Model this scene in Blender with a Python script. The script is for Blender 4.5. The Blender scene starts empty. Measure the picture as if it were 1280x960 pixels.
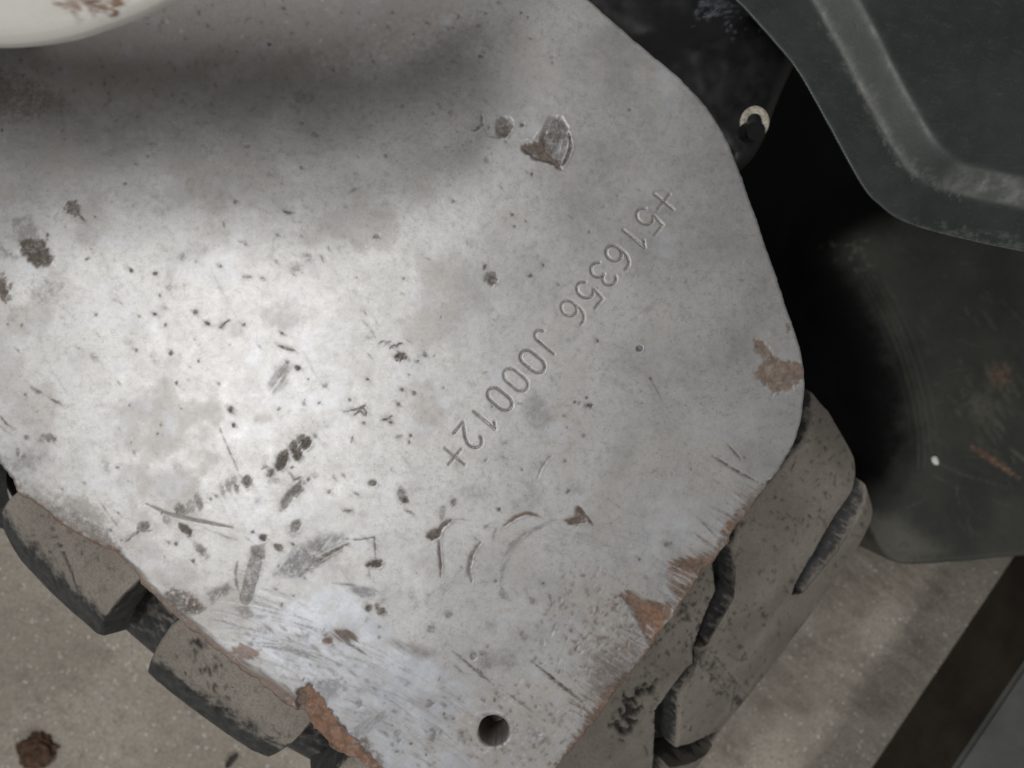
import bpy, bmesh, math, random
import numpy as np
from mathutils import Vector

# ------------------------------------------------------------------ camera, light, exposure
S = bpy.context.scene
COL = S.collection
F = 967.0                      # focal length in photo pixels (photo is 1280 wide)
ZC = 1.50                      # camera height above the floor
ZP = 1.10                      # top of the steel plate
cam_d = bpy.data.cameras.new('camera')
cam = bpy.data.objects.new('camera', cam_d); COL.objects.link(cam)
cam.location = (0, 0, ZC)
cam_d.sensor_width = 36; cam_d.lens = F / 1280 * 36
cam_d.clip_start = 0.01; cam_d.clip_end = 50
cam_d.dof.use_dof = True; cam_d.dof.focus_distance = 0.405; cam_d.dof.aperture_fstop = 10.5
S.camera = cam

W = bpy.data.worlds.new('World'); S.world = W; W.use_nodes = True
bg = W.node_tree.nodes['Background']
bg.inputs[0].default_value = (1.0, 0.99, 0.975, 1); bg.inputs[1].default_value = 0.15

def area(name, loc, target, sx, sy, power, col=(1, 1, 1)):
    l = bpy.data.lights.new(name, 'AREA'); l.shape = 'RECTANGLE'; l.size = sx; l.size_y = sy
    l.energy = power; l.color = col
    o = bpy.data.objects.new(name, l); COL.objects.link(o); o.location = loc
    d = Vector(target) - Vector(loc)
    o.rotation_euler = d.to_track_quat('-Z', 'Y').to_euler()
    return o
area('workshop_lamp', (-0.74, -0.20, 3.0), (-0.16, -0.05, 1.1), 0.75, 0.20, 19.5, (1.0, 0.985, 0.965))
area('second_workshop_lamp', (-0.74, 0.56, 3.0), (-0.16, 0.1, 1.1), 0.75, 0.20, 14.8, (1.0, 0.985, 0.965))
area('far_workshop_lamp', (1.37, -2.8, 2.9), (0.28, 0.1, 1.05), 0.9, 0.25, 32, (1.0, 0.97, 0.93))

S.view_settings.view_transform = 'Standard'; S.view_settings.look = 'None'
S.view_settings.exposure = 0.0; S.view_settings.gamma = 1.0
S.view_settings.use_curve_mapping = False

random.seed(4)
RNG = np.random.default_rng(11)

# ------------------------------------------------------------------ numpy noise and shapes
_T = RNG.random((256, 256))
def vn(x, y, seed=0):
    x = np.asarray(x, float) + seed * 17.31; y = np.asarray(y, float) + seed * 9.77
    xi = np.floor(x).astype(int); yi = np.floor(y).astype(int)
    fx = x - xi; fy = y - yi
    fx = fx * fx * (3 - 2 * fx); fy = fy * fy * (3 - 2 * fy)
    a = _T[yi & 255, xi & 255]; b = _T[yi & 255, (xi + 1) & 255]
    c = _T[(yi + 1) & 255, xi & 255]; d = _T[(yi + 1) & 255, (xi + 1) & 255]
    return (a * (1 - fx) + b * fx) * (1 - fy) + (c * (1 - fx) + d * fx) * fy
def fbm(x, y, seed=0, octv=4):
    r = 0; a = 0.5; t = 0
    for k in range(octv):
        r = r + a * vn(x * 2 ** k, y * 2 ** k, seed + k * 3); t += a; a *= 0.55
    return r / t - 0.5
def ss(a, b, x):
    t = np.clip((x - a) / (b - a), 0, 1); return t * t * (3 - 2 * t)
def seg_d(x, y, a, b):
    ax, ay = a; bx, by = b
    dx, dy = bx - ax, by - ay
    t = np.clip(((x - ax) * dx + (y - ay) * dy) / (dx * dx + dy * dy + 1e-12), 0, 1)
    qx, qy = ax + t * dx, ay + t * dy
    return np.hypot(x - qx, y - qy), qx, qy, t
def poly_sd(x, y, P, near=False):
    """signed distance to a polygon (negative inside); optionally the nearest point"""
    best = np.full(x.shape, 1e9); bx = np.zeros(x.shape); by = np.zeros(x.shape)
    ins = np.zeros(x.shape, bool)
    n = len(P)
    for i in range(n):
        a = P[i]; b = P[(i + 1) % n]
        d, qx, qy, _ = seg_d(x, y, a, b)
        m = d < best
        best = np.where(m, d, best)
        if near:
            bx = np.where(m, qx, bx); by = np.where(m, qy, by)
        if a[1] != b[1]:
            c = ((a[1] > y) != (b[1] > y)) & (x < (b[0] - a[0]) * (y - a[1]) / (b[1] - a[1]) + a[0])
            ins ^= c
    sd = np.where(ins, -best, best)
    return (sd, bx, by) if near else sd
def catmull(P, step=6, closed=True):
    P = [np.array(p, float) for p in P]; n = len(P); out = []
    for i in range(n if closed else n - 1):
        g = (lambda k: P[k % n]) if closed else (lambda k: P[min(max(k, 0), n - 1)])
        p0, p1, p2, p3 = g(i - 1), g(i), g(i + 1), g(i + 2)
        m = max(1, int(np.linalg.norm(p2 - p1) / step))
        for k in range(m):
            t = k / m
            out.append(tuple(0.5 * (2 * p1 + (p2 - p0) * t + (2 * p0 - 5 * p1 + 4 * p2 - p3) * t * t
                                    + (3 * p1 - p0 - 3 * p2 + p3) * t ** 3)))
    if not closed: out.append(tuple(P[-1]))
    return out
def world(px, py, z):
    k = (ZC - z) / F
    return (px - 640) * k, (480 - py) * k, z

# ------------------------------------------------------------------ a canvas of marks, in photo pixels
class Canvas:
    def __init__(s, x0, y0, x1, y1, chans):
        s.x0, s.y0 = x0, y0
        s.w, s.h = x1 - x0, y1 - y0
        s.X, s.Y = np.meshgrid(np.arange(x0, x1, dtype=float), np.arange(y0, y1, dtype=float))
        s.c = {k: np.zeros((s.h, s.w)) for k in chans}
        s.iso = fbm(s.X / 4.6, s.Y / 4.6, 1, 4) * 1.35
        s.big = fbm(s.X / 60, s.Y / 60, 7, 5)
        u = s.X * .80 + s.Y * .60; v = -s.X * .60 + s.Y * .80
        s.str = fbm(u / 40, v / 3.2, 3, 3)            # streaks along the lower-right scraping direction
        s.st2 = fbm(v / 40, u / 3.0, 5, 3)            # streaks across it
    def win(s, xa, ya, xb, yb):
        xa = int(max(0, xa - s.x0)); ya = int(max(0, ya - s.y0))
        xb = int(min(s.w, xb - s.x0)); yb = int(min(s.h, yb - s.y0))
        return (slice(ya, max(ya, yb)), slice(xa, max(xa, xb)))
    def put(s, w, m, chans):
        for k, v in chans.items():
            a = s.c[k][w]
            if k == 'H': a += m * v
            elif v >= 0: np.copyto(a, np.maximum(a, m * v))
            else: a *= (1 + m * v)
    def nz(s, w, kind):
        return {'iso': s.iso, 'str': s.str, 'st2': s.st2, 'big': s.big}[kind][w]
    def poly(s, P, soft=2, amp=6, kind='iso', grain=0, **ch):
        xs = [p[0] for p in P]; ys = [p[1] for p in P]; m = soft + amp + 4
        w = s.win(min(xs) - m, min(ys) - m, max(xs) + m, max(ys) + m)
        d = poly_sd(s.X[w], s.Y[w], P) + s.nz(w, kind) * 2 * amp
        k = 1 - ss(-soft * 1.35, soft * 1.35, d)
        if grain: k = k * np.clip(1 + grain * 3 * s.nz(w, kind), 0, 1)
        s.put(w, k, ch)
    def blob(s, cx, cy, rx, ry=None, ang=0, soft=1.2, amp=2.5, kind='iso', grain=0, **ch):
        ry = ry or rx; amp *= 1.7 if min(rx, ry) > 2.4 else 1; m = max(rx, ry) + soft + amp + 3
        w = s.win(cx - m, cy - m, cx + m, cy + m)
        c, q = math.cos(math.radians(ang)), math.sin(math.radians(ang))
        dx, dy = s.X[w] - cx, s.Y[w] - cy
        a, b = dx * c + dy * q, -dx * q + dy * c
        d = (np.hypot(a / rx, b / ry) - 1) * min(rx, ry) + s.nz(w, kind) * 2 * amp
        k = 1 - ss(-soft * 1.35, soft * 1.35, d)
        if grain: k = k * np.clip(1 + grain * 3 * s.nz(w, kind), 0, 1)
        s.put(w, k, ch)
    def line(s, P, width, soft=.7, amp=.8, taper=True, kind='iso', grain=0, **ch):
        xs = [p[0] for p in P]; ys = [p[1] for p in P]; m = width + soft + amp + 3
        w = s.win(min(xs) - m, min(ys) - m, max(xs) + m, max(ys) + m)
        best = np.full(s.X[w].shape, 1e9); n = len(P) - 1
        for i in range(n):
            d, _, _, t = seg_d(s.X[w], s.Y[w], P[i], P[i + 1])
            tt = (i + t) / n
            hw = width / 2 * (np.clip(4 * tt * (1 - tt), 0.12, 1) ** .6 if taper else 1)
            best = np.minimum(best, d - hw)
        k = 1 - ss(-soft, soft, best + s.nz(w, kind) * 2 * amp)
        if grain: k = k * np.clip(1 + grain * 3 * s.nz(w, kind), 0, 1)
        s.put(w, k, ch)
    def sample(s, k, x, y):
        xi = np.clip(x - s.x0, 0, s.w - 1.001); yi = np.clip(y - s.y0, 0, s.h - 1.001)
        x0 = xi.astype(int); y0 = yi.astype(int); fx = xi - x0; fy = yi - y0
        a = s.c[k]
        return (a[y0, x0] * (1 - fx) + a[y0, x0 + 1] * fx) * (1 - fy) + (a[y0 + 1, x0] * (1 - fx) + a[y0 + 1, x0 + 1] * fx) * fy

# ------------------------------------------------------------------ materials
class NT:
    def __init__(s, name):
        s.m = bpy.data.materials.new(name); s.m.use_nodes = True
        s.t = s.m.node_tree; s.n = s.t.nodes; s.b = s.n['Principled BSDF']
        s.co = s.n.new('ShaderNodeTexCoord').outputs['Object']
    def lk(s, a, b): s.t.links.new(a, b)
    def inp(s, sock, v):
        if hasattr(v, 'is_linked') or hasattr(v, 'links'): s.lk(v, sock)
        else: sock.default_value = v
    def noise(s, scale, detail=4, rough=.6, dist=0, co=None):
        n = s.n.new('ShaderNodeTexNoise'); n.inputs['Scale'].default_value = scale
        n.inputs['Detail'].default_value = detail; n.inputs['Roughness'].default_value = rough
        n.inputs['Distortion'].default_value = dist
        s.lk(co or s.co, n.inputs['Vector']); return n.outputs['Fac']
    def voro(s, scale, feature='F1', co=None):
        n = s.n.new('ShaderNodeTexVoronoi'); n.feature = feature; n.inputs['Scale'].default_value = scale
        s.lk(co or s.co, n.inputs['Vector']); return n.outputs['Distance']
    def vcol(s, scale):
        n = s.n.new('ShaderNodeTexVoronoi'); n.inputs['Scale'].default_value = scale
        s.lk(s.co, n.inputs['Vector']); return n
    def mapr(s, v, a, b, c=0., d=1.):
        n = s.n.new('ShaderNodeMapRange'); n.inputs['From Min'].default_value = a; n.inputs['From Max'].default_value = b
        n.inputs['To Min'].default_value = c; n.inputs['To Max'].default_value = d; n.interpolation_type = 'SMOOTHSTEP'
        s.lk(v, n.inputs['Value']); return n.outputs['Result']
    def math(s, op, a, b=0.):
        n = s.n.new('ShaderNodeMath'); n.operation = op; s.inp(n.inputs[0], a); s.inp(n.inputs[1], b)
        return n.outputs[0]
    def mix(s, f, a, b):
        n = s.n.new('ShaderNodeMix'); n.data_type = 'RGBA'
        s.inp(n.inputs['Factor'], f)
        for sock, v in ((n.inputs[6], a), (n.inputs[7], b)):
            s.inp(sock, (*v, 1) if isinstance(v, tuple) and len(v) == 3 else v)
        return n.outputs[2]
    def attr(s, name):
        n = s.n.new('ShaderNodeAttribute'); n.attribute_name = name; return n
    def stretch(s, sx, sy, sz, rot=0):
        n = s.n.new('ShaderNodeMapping'); n.inputs['Scale'].default_value = (sx, sy, sz)
        r = s.n.new('ShaderNodeMapping'); r.inputs['Rotation'].default_value = (0, 0, rot)
        s.lk(s.co, r.inputs['Vector']); s.lk(r.outputs[0], n.inputs['Vector']); return n.outputs[0]
    def bump(s, h, strength=.3, dist=.001):
        n = s.n.new('ShaderNodeBump'); n.inputs['Strength'].default_value = strength
        n.inputs['Distance'].default_value = dist; s.lk(h, n.inputs['Height'])
        s.lk(n.outputs['Normal'], s.b.inputs['Normal'])
    def out(s, col=None, rough=None, metal=None, spec=None):
        for k, v in (('Base Color', col), ('Roughness', rough), ('Metallic', metal), ('Specular IOR Level', spec)):
            if v is not None:
                s.inp(s.b.inputs[k], (*v, 1) if isinstance(v, tuple) and len(v) == 3 else v)
        return s.m

def mat_plate():
    t = NT('worn_steel')
    A = t.attr('marks'); sep = t.n.new('ShaderNodeSeparateColor'); t.lk(A.outputs['Color'], sep.inputs[0])
    rust, dirt, scuff = sep.outputs[0], sep.outputs[1], sep.outputs[2]
    tan = A.outputs['Alpha']
    brk = t.noise(420, 5, .75); brk2 = t.noise(150, 5, .7, .6)
    bb = t.math('ADD', t.math('MULTIPLY', brk, .6), t.math('MULTIPLY', brk2, .4))
    dirt = t.math('MULTIPLY', dirt, t.mapr(bb, .40, .56, .5, 1.2))
    scuff = t.math('MULTIPLY', scuff, t.mapr(t.noise(110, 6, .75, .3), .36, .60, .35, 1.))
    rust = t.math('MULTIPLY', rust, t.mapr(bb, .36, .50, .55, 1.05))
    big = t.noise(14, 5, .6, .4); mid = t.noise(70, 4, .65); fine = t.noise(650, 3, .7); grit = t.noise(1600, 2, .7)
    col = t.mix(t.mapr(big, .3, .7), (.25, .248, .246), (.345, .343, .341))
    col = t.mix(t.mapr(mid, .52, .75, 0, .4), col, (.225, .22, .215))
    col = t.mix(t.mapr(mid, .25, .42, .3, 0), col, (.42, .42, .425))
    col = t.mix(t.mapr(fine, .35, .72, 0, .28), col, (.185, .18, .172))
    col = t.mix(t.mapr(grit, .6, .8, 0, .14), col, (.62, .61, .60))
    v = t.vcol(330); spk = t.math('MULTIPLY', t.mapr(v.outputs['Distance'], .12, .24, 1, 0),
                                 t.mapr(t.math('ADD', t.noise(9, 3), t.math('MULTIPLY', t.noise(220, 1), .5)), .80, .92))
    col = t.mix(t.math('MULTIPLY', spk, .28), col, (.09, .075, .065))
    gal = t.noise(260, 5, .8); gal2 = t.noise(1100, 2, .7)
    col = t.mix(t.mapr(gal, .50, .66, 0, .42), col, (.17, .163, .155))
    col = t.mix(t.mapr(gal, .34, .46, .2, 0), col, (.42, .415, .41))
    col = t.mix(t.mapr(gal2, .6, .78, 0, .3), col, (.12, .11, .10))
    col = t.mix(t.math('MULTIPLY', tan, .55), col, t.mix(t.mapr(mid, .3, .7), (.215, .185, .160), (.28, .25, .225)))
    col = t.mix(scuff, col, t.mix(t.mapr(mid, .3, .7), (.29, .303, .335), (.40, .414, .445)))
    rn = t.noise(240, 5, .7)
    rc = t.mix(t.mapr(rn, .3, .7), (.050, .034, .025), (.150, .098, .070))
    rc = t.mix(t.mapr(mid, .48, .68, 0, .8), rc, (.165, .125, .102))
    rc = t.mix(t.mapr(tan, .45, .8, 0, .75), rc, t.mix(t.mapr(rn, .3, .7), (.105, .052, .030), (.215, .108, .062)))
    col = t.mix(rust, col, rc)
    col = t.mix(dirt, col, t.mix(t.mapr(fine, .3, .7), (.032, .024, .019), (.100, .082, .068)))
    dull = t.math('MAXIMUM', rust, t.math('MAXIMUM', dirt, t.math('MULTIPLY', tan, .5)))
    metal = t.math('MULTIPLY', t.math('SUBTRACT', 1., dull), .70)
    rough = t.math('ADD', t.mapr(big, .3, .7, .435, .50), t.math('ADD', t.math('MULTIPLY', dull, .3), t.mapr(mid, .3, .7, -.015, .015)))
    h = t.math('ADD', t.math('MULTIPLY', fine, .28), t.math('ADD', t.math('MULTIPLY', mid, .12), t.math('MULTIPLY', t.math('MULTIPLY', rn, rust), 2.)))
    t.bump(h, .22, .0003)
    return t.out(col, rough, metal)

def mat_groove():
    t = NT('stamped_groove')
    n = t.noise(500, 3)
    return t.out(t.mix(t.mapr(n, .3, .7), (.14, .125, .115), (.27, .255, .24)), .5, .45)

def mat_tyre():
    t = NT('dusty_rubber')
    A = t.attr('marks'); sep = t.n.new('ShaderNodeSeparateColor'); t.lk(A.outputs['Color'], sep.inputs[0])
    dust, dark, pale = sep.outputs[0], sep.outputs[1], sep.outputs[2]
    big = t.noise(20, 4); mid = t.noise(120, 4, .65); fine = t.noise(700, 3, .7)
    dcol = t.mix(t.mapr(big, .3, .7), (.155, .139, .120), (.217, .197, .171))
    dcol = t.mix(t.mapr(fine, .4, .72, 0, .6), dcol, (.09, .077, .063))
    rub = t.mix(t.mapr(mid, .3, .7), (.022, .023, .024), (.052, .053, .053))
    f = t.mapr(t.math('ADD', dust, t.math('MULTIPLY', t.math('SUBTRACT', mid, .5), 1.3)), .30, .72)
    col = t.mix(f, rub, dcol)
    ck = t.math('MULTIPLY', t.mapr(t.noise(330, 2, .6, 1.2), .66, .71), t.mapr(t.noise(26, 3), .5, .62))
    col = t.mix(t.math('MULTIPLY', ck, .9), col, (.018, .015, .013))
    col = t.mix(pale, col, (.22, .20, .175))
    col = t.mix(dark, col, (.012, .010, .009))
    t.bump(t.math('ADD', t.math('MULTIPLY', mid, .7), t.math('SUBTRACT', t.math('MULTIPLY', fine, .4), ck)), .5, .0008)
    return t.out(col, t.mapr(f, 0, 1, .55, .9), 0., .35)

def mat_paint(name, c1, c2, rough, scr=(.12, .12, .11), wear=.5, bumpy=.15, coat=0., cavity_shade=None):
    t = NT(name)
    A = t.attr('marks'); sep = t.n.new('ShaderNodeSeparateColor'); t.lk(A.outputs['Color'], sep.inputs[0])
    w, g, r = sep.outputs[0], sep.outputs[1], sep.outputs[2]
    big = t.noise(11, 4, .6); mid = t.noise(90, 4, .65); fine = t.noise(620, 3, .7)
    st = t.noise(60, 4, .7, co=t.stretch(1, 7, 1, .6))
    col = t.mix(t.mapr(big, .3, .7), c1, c2)
    col = t.mix(t.mapr(fine, .55, .8, 0, wear), col, scr)
    col = t.mix(t.mapr(st, .62, .78, 0, wear * .7), col, scr)
    col = t.mix(w, col, scr)
    col = t.mix(r, col, t.mix(t.mapr(mid, .4, .6), (.10, .05, .028), (.20, .12, .075)))
    col = t.mix(g, col, cavity_shade or (.0015, .0015, .0015))  # g lays the shade of the cavity into the colour, near black
    t.bump(t.math('ADD', t.math('MULTIPLY', mid, .6), t.math('MULTIPLY', fine, .3)), bumpy, .0008)
    m = t.out(col, t.math('ADD', t.mapr(mid, .3, .7, rough - .06, rough + .08), t.math('MULTIPLY', w, .15)), 0., t.math('SUBTRACT', .42, t.math('MULTIPLY', g, .34)))
    if coat: t.b.inputs['Coat Weight'].default_value = coat
    return m

def mat_floor():
    t = NT('stained_concrete')
    big = t.noise(3.2, 5, .6, .5); mid = t.noise(22, 5, .65); fine = t.noise(190, 4, .7)
    col = t.mix(t.mapr(big, .3, .7), (.335, .300, .255), (.46, .42, .365))
    col = t.mix(t.mapr(mid, .48, .72, 0, .55), col, (.235, .212, .182))
    col = t.mix(t.mapr(mid, .24, .42, .45, 0), col, (.43, .41, .38))
    col = t.mix(t.mapr(fine, .38, .70, 0, .6), col, (.17, .15, .125))
    v = t.vcol(95); sz = t.mapr(t.noise(60, 1), .40, .68, .02, .24)
    sp = t.mapr(t.math('SUBTRACT', v.outputs['Distance'], sz), 0., .05, 1, 0)
    col = t.mix(t.math('MULTIPLY', sp, .85), col, (.70, .67, .61))
    v2 = t.vcol(48); sp2 = t.math('MULTIPLY', t.mapr(v2.outputs['Distance'], .07, .15, 1, 0), t.mapr(t.noise(7, 2), .42, .52))
    col = t.mix(t.math('MULTIPLY', sp2, .6), col, (.07, .06, .05))
    st = t.noise(10, 4, .7, co=t.stretch(1, 6, 1, .66))
    A = t.attr('marks'); sep = t.n.new('ShaderNodeSeparateColor'); t.lk(A.outputs['Color'], sep.inputs[0])
    col = t.mix(t.math('MULTIPLY', sep.outputs[0], t.mapr(st, .35, .65, .35, .65)), col, (.075, .058, .04))
    t.bump(t.math('ADD', mid, t.math('MULTIPLY', fine, .5)), .4, .002)
    return t.out(col, t.mapr(mid, .3, .7, .5, .75), 0., .4)

def mat_simple(name, a, b, rough, scale=60, metal=0., bumpy=.4, bd=.001):
    t = NT(name); n = t.noise(scale, 5, .7)
    t.bump(n, bumpy, bd)
    return t.out(t.mix(t.mapr(n, .32, .68), a, b), rough, metal)

M_PLATE = mat_plate(); M_GROOVE = mat_groove(); M_TYRE = mat_tyre(); M_FLOOR = mat_floor()
M_PANEL = mat_paint('dark_grey_green_paint', (.015, .0195, .018), (.024, .029, .0275), .44, (.085, .088, .08), .35)
M_FENDER = mat_paint('scraped_dark_paint', (.021, .024, .020), (.038, .040, .033), .55, (.13, .125, .10), .35)
M_BLACK = mat_paint('black_gloss_paint', (.006, .006, .007), (.011, .011, .013), .33, (.03, .03, .035), .25, .3, .2)
M_WHITE = mat_paint('off_white_paint', (.45, .44, .41), (.53, .52, .49), .40, (.44, .42, .38), .25)
M_BOX = mat_paint('dirty_grey_paint', (.055, .058, .055), (.085, .088, .083), .6, (.10, .095, .085), .3)
M_MUD = mat_simple('dry_mud', (.05, .028, .016), (.15, .088, .055), .9, 90, 0, 1., .004)
M_CREAM = mat_simple('cream_washer', (.22, .20, .155), (.45, .42, .35), .55, 420)
M_CHIP = mat_simple('white_chip', (.65, .65, .62), (.8, .8, .78), .6)
M_DARKBIT = mat_simple('dark_debris', (.03, .026, .022), (.09, .075, .06), .85)

# ------------------------------------------------------------------ mesh helpers
def mesh_obj(name, V, Fq, mat, parent=None, smooth=True, attr=None, mats=None):
    me = bpy.data.meshes.new(name)
    V = np.asarray(V, np.float32)
    if isinstance(Fq, np.ndarray):
        n, k = Fq.shape
        me.vertices.add(len(V)); me.vertices.foreach_set('co', V.ravel())
        me.loops.add(n * k); me.loops.foreach_set('vertex_index', Fq.astype(np.int32).ravel())
        me.polygons.add(n); me.polygons.foreach_set('loop_start', np.arange(0, n * k, k, dtype=np.int32))
        me.update(calc_edges=True)
    else:
        me.from_pydata(V.tolist(), [], Fq)
    me.validate()
    if smooth: me.polygons.foreach_set('use_smooth', np.ones(len(me.polygons), bool))
    if attr is not None:
        a = me.color_attributes.new('marks', 'FLOAT_COLOR', 'POINT')
        a.data.foreach_set('color', np.asarray(attr, np.float32).ravel())
    me.materials.append(mat)
    o = bpy.data.objects.new(name, me); COL.objects.link(o)
    if parent: o.parent = parent
    return o
def tag(o, label=None, cat=None, group=None, kind=None):
    for k, v in (('label', label), ('category', cat), ('group', group), ('kind', kind)):
        if v: o[k] = v
    return o
def empty(name, loc):
    o = bpy.data.objects.new(name, None); COL.objects.link(o); o.location = loc
    o.empty_display_size = .05; return o
def bm_obj(name, bm, mat, parent=None, smooth=True):
    me = bpy.data.meshes.new(name); bm.normal_update(); bm.to_mesh(me); bm.free()
    if smooth:
        me.polygons.foreach_set('use_smooth', np.ones(len(me.polygons), bool))
    me.materials.append(mat)
    o = bpy.data.objects.new(name, me); COL.objects.link(o)
    if parent: o.parent = parent
    return o

def sheet(name, outline, z, xs, ys, mat, thick, hfun, afun, holes=(), parent=None, edge_attr=(0, 0, 0, 0), loc_px=None):
    """a solid plate cut to an outline (photo pixels at height z): a fine grid on top, walls and an underside"""
    GX, GY = np.meshgrid(xs, ys)
    sd, qx, qy = poly_sd(GX, GY, outline, True)
    for hx, hy, hr in holes:
        d = np.hypot(GX - hx, GY - hy)
        s2 = hr - d; m = s2 > sd
        k = hr / np.maximum(d, 1e-6)
        qx = np.where(m, hx + (GX - hx) * k, qx); qy = np.where(m, hy + (GY - hy) * k, qy)
        sd = np.where(m, s2, sd)
    ny, nx = GX.shape
    ins = sd < 0
    q = ins[:-1, :-1] | ins[1:, :-1] | ins[:-1, 1:] | ins[1:, 1:]
    out = ~ins
    X = np.where(out, qx, GX); Y = np.where(out, qy, GY)
    idx = np.arange(ny * nx).reshape(ny, nx)
    f = np.stack([idx[1:, :-1][q], idx[1:, 1:][q], idx[:-1, 1:][q], idx[:-1, :-1][q]], 1)
    used = np.zeros(ny * nx, bool); used[f.ravel()] = True
    remap = np.cumsum(used) - 1
    f = remap[f]
    x = X.ravel()[used]; y = Y.ravel()[used]; s = np.minimum(sd.ravel()[used], 0)
    H = hfun(x, y, s); A = afun(x, y, s)
    wx, wy, _ = world(x, y, z)
    V = np.stack([wx, wy, np.full(x.shape, z) + H], 1)
    # boundary edges, walls and underside
    e = np.concatenate([f[:, [0, 1]], f[:, [1, 2]], f[:, [2, 3]], f[:, [3, 0]]])
    key = np.minimum(e[:, 0], e[:, 1]).astype(np.int64) * len(V) + np.maximum(e[:, 0], e[:, 1])
    u, inv, cnt = np.unique(key, return_inverse=True, return_counts=True)
    be = e[cnt[inv] == 1]
    bv = np.unique(be); rm = -np.ones(len(V), int); rm[bv] = np.arange(len(bv)) + len(V)
    lo = V[bv].copy(); lo[:, 2] = z - thick
    mid_edge = np.tile(np.array(edge_attr, float), (len(bv), 1))
    f2 = np.stack([be[:, 1], be[:, 0], rm[be[:, 0]], rm[be[:, 1]]], 1)
    V2 = np.concatenate([V, lo]); A2 = np.concatenate([A, mid_edge]); F2 = np.concatenate([f, f2])
    base = np.array([V[:, 0].mean(), V[:, 1].mean(), z - thick])
    o = mesh_obj(name, V2 - base, F2, mat, parent, True, A2)
    o.location = base
    return o

# ================================================================== the setting: concrete floor
def build_floor():
    xs = np.concatenate([np.linspace(-4, -1.3, 10)[:-1], np.linspace(-1.3, 1.5, 180), np.linspace(1.5, 4, 10)[1:]])
    ys = np.concatenate([np.linspace(-4, -1.2, 10)[:-1], np.linspace(-1.2, 1.0, 150), np.linspace(1.0, 4, 10)[1:]])
    X, Y = np.meshgrid(xs, ys); ny, nx = X.shape
    Z = fbm(X * 7, Y * 7, 2, 4) * .004
    px = X * F / ZC + 640; py = 480 - Y * F / ZC
    n = fbm(X * 9, Y * 9, 4, 4)
    st = 1 - ss(-25, 60, poly_sd(px, py, [(1060, 660), (1150, 700), (1180, 720), (1140, 790), (1090, 760), (1040, 730)]) + n * 120)
    st = np.maximum(st, .75 * (1 - ss(-20, 50, poly_sd(px, py, [(985, 800), (1060, 800), (1110, 850), (1040, 880), (960, 900), (880, 980), (820, 980)]) + n * 130)))
    st = np.maximum(st, .25 * ss(-.1, .25, fbm(X * 3, Y * 3, 9, 4)))
    A = np.stack([st, 0 * st, 0 * st, 0 * st], -1).reshape(-1, 4)
    idx = np.arange(ny * nx).reshape(ny, nx)
    f = np.stack([idx[:-1, :-1].ravel(), idx[:-1, 1:].ravel(), idx[1:, 1:].ravel(), idx[1:, :-1].ravel()], 1)
    o = mesh_obj('floor', np.stack([X, Y, Z - .002], -1).reshape(-1, 3), f, M_FLOOR, None, True, A)
    tag(o, 'speckled grey brown concrete floor under the tyre', None, None, 'structure')
build_floor()

# ================================================================== tyre
R = .50; AX = Vector((.79, -.613)).normalized(); WX = Vector((.613, .79)).normalized()   # rolling and axle directions
DU = -.065                                                    # hub offset along the rolling direction
TYRE_C = Vector((AX.x * DU, AX.y * DU, .50))
def to_tyre(px, py, r=R):
    dx, dy = (px - 640) / F, (480 - py) / F
    du = dx * AX.x + dy * AX.y; dw = dx * WX.x + dy * WX.y
    a = du * du + 1; b = 2 * (-DU * du - (ZC - .5)); c = DU * DU + (ZC - .5) ** 2 - r * r
    disc = max(b * b - 4 * a * c, 0)
    t = (-b - math.sqrt(disc)) / (2 * a)
    u = du * t - DU; z = ZC - t - .5
    return R * math.atan2(u, z), dw * t                       # arc length along the tread, axle coordinate
W0, W1 = -.302, .118                                          # shoulders
def drop(w):
    a = np.clip((W0 + .036 - w) / .036, 0, 2); b = np.clip((w - (W1 - .02)) / .02, 0, 2)
    return .020 * a ** 1.7 + .008 * b ** 1.6
def tyre_pt(s, w, h):
    r = R + h - drop(w); ph = s / R
    u = r * np.sin(ph); z = r * np.cos(ph)
    return np.stack([u * AX.x + w * WX.x, u * AX.y + w * WX.y, z], -1)
def tyre_px(V):
    X = V[:, 0] + TYRE_C.x; Y = V[:, 1] + TYRE_C.y; Z = V[:, 2] + TYRE_C.z
    k = F / (ZC - Z); return X * k + 640, 480 - Y * k

TC = Canvas(-40, 420, 1140, 1000, ['dark', 'pale', 'H'])
TC.line([(62, 655), (75, 682), (88, 712), (98, 742)], 2.2, dark=.9, H=-1)
TC.line([(42, 668), (55, 695), (66, 722), (74, 742)], 1.8, dark=.75, H=-.8)
TC.blob(128, 737, 5.5, 5, 0, 1, 1, dark=.35); TC.blob(128, 737, 3, 3, 0, 1, 1, dark=-.5, pale=.2)
for k in range(46):
    TC.blob(random.gauss(250, 16) + k * .35, 808 + k * 1.6 + random.gauss(0, 9), random.uniform(.8, 3), random.uniform(.8, 2.2), random.uniform(0, 180), .8, 2, dark=.85, H=-.5)
TC.blob(247, 805, 8, 4.5, 35, 1, 2, dark=.95, H=-1)
for k in range(420):
    TC.blob(random.uniform(760, 1090), random.uniform(510, 950), random.uniform(.6, 1.8), random.uniform(.6, 2.4), random.uniform(0, 90), .8, 2, dark=random.uniform(.3, .75), H=-.4)
for k in range(330):
    TC.blob(random.uniform(0, 400), random.uniform(620, 960), random.uniform(.5, 1.7), random.uniform(.5, 2.2), random.uniform(0, 90), .8, 2, dark=random.uniform(.2, .7), H=-.4)
for k in range(26):
    x = random.uniform(0, 380); y = random.uniform(640, 950); L = random.uniform(5, 22)
    TC.line([(x, y), (x + L * .3, y + L * .7), (x + L * .5, y + L)], 1.1, dark=.5, H=-.5)
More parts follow.
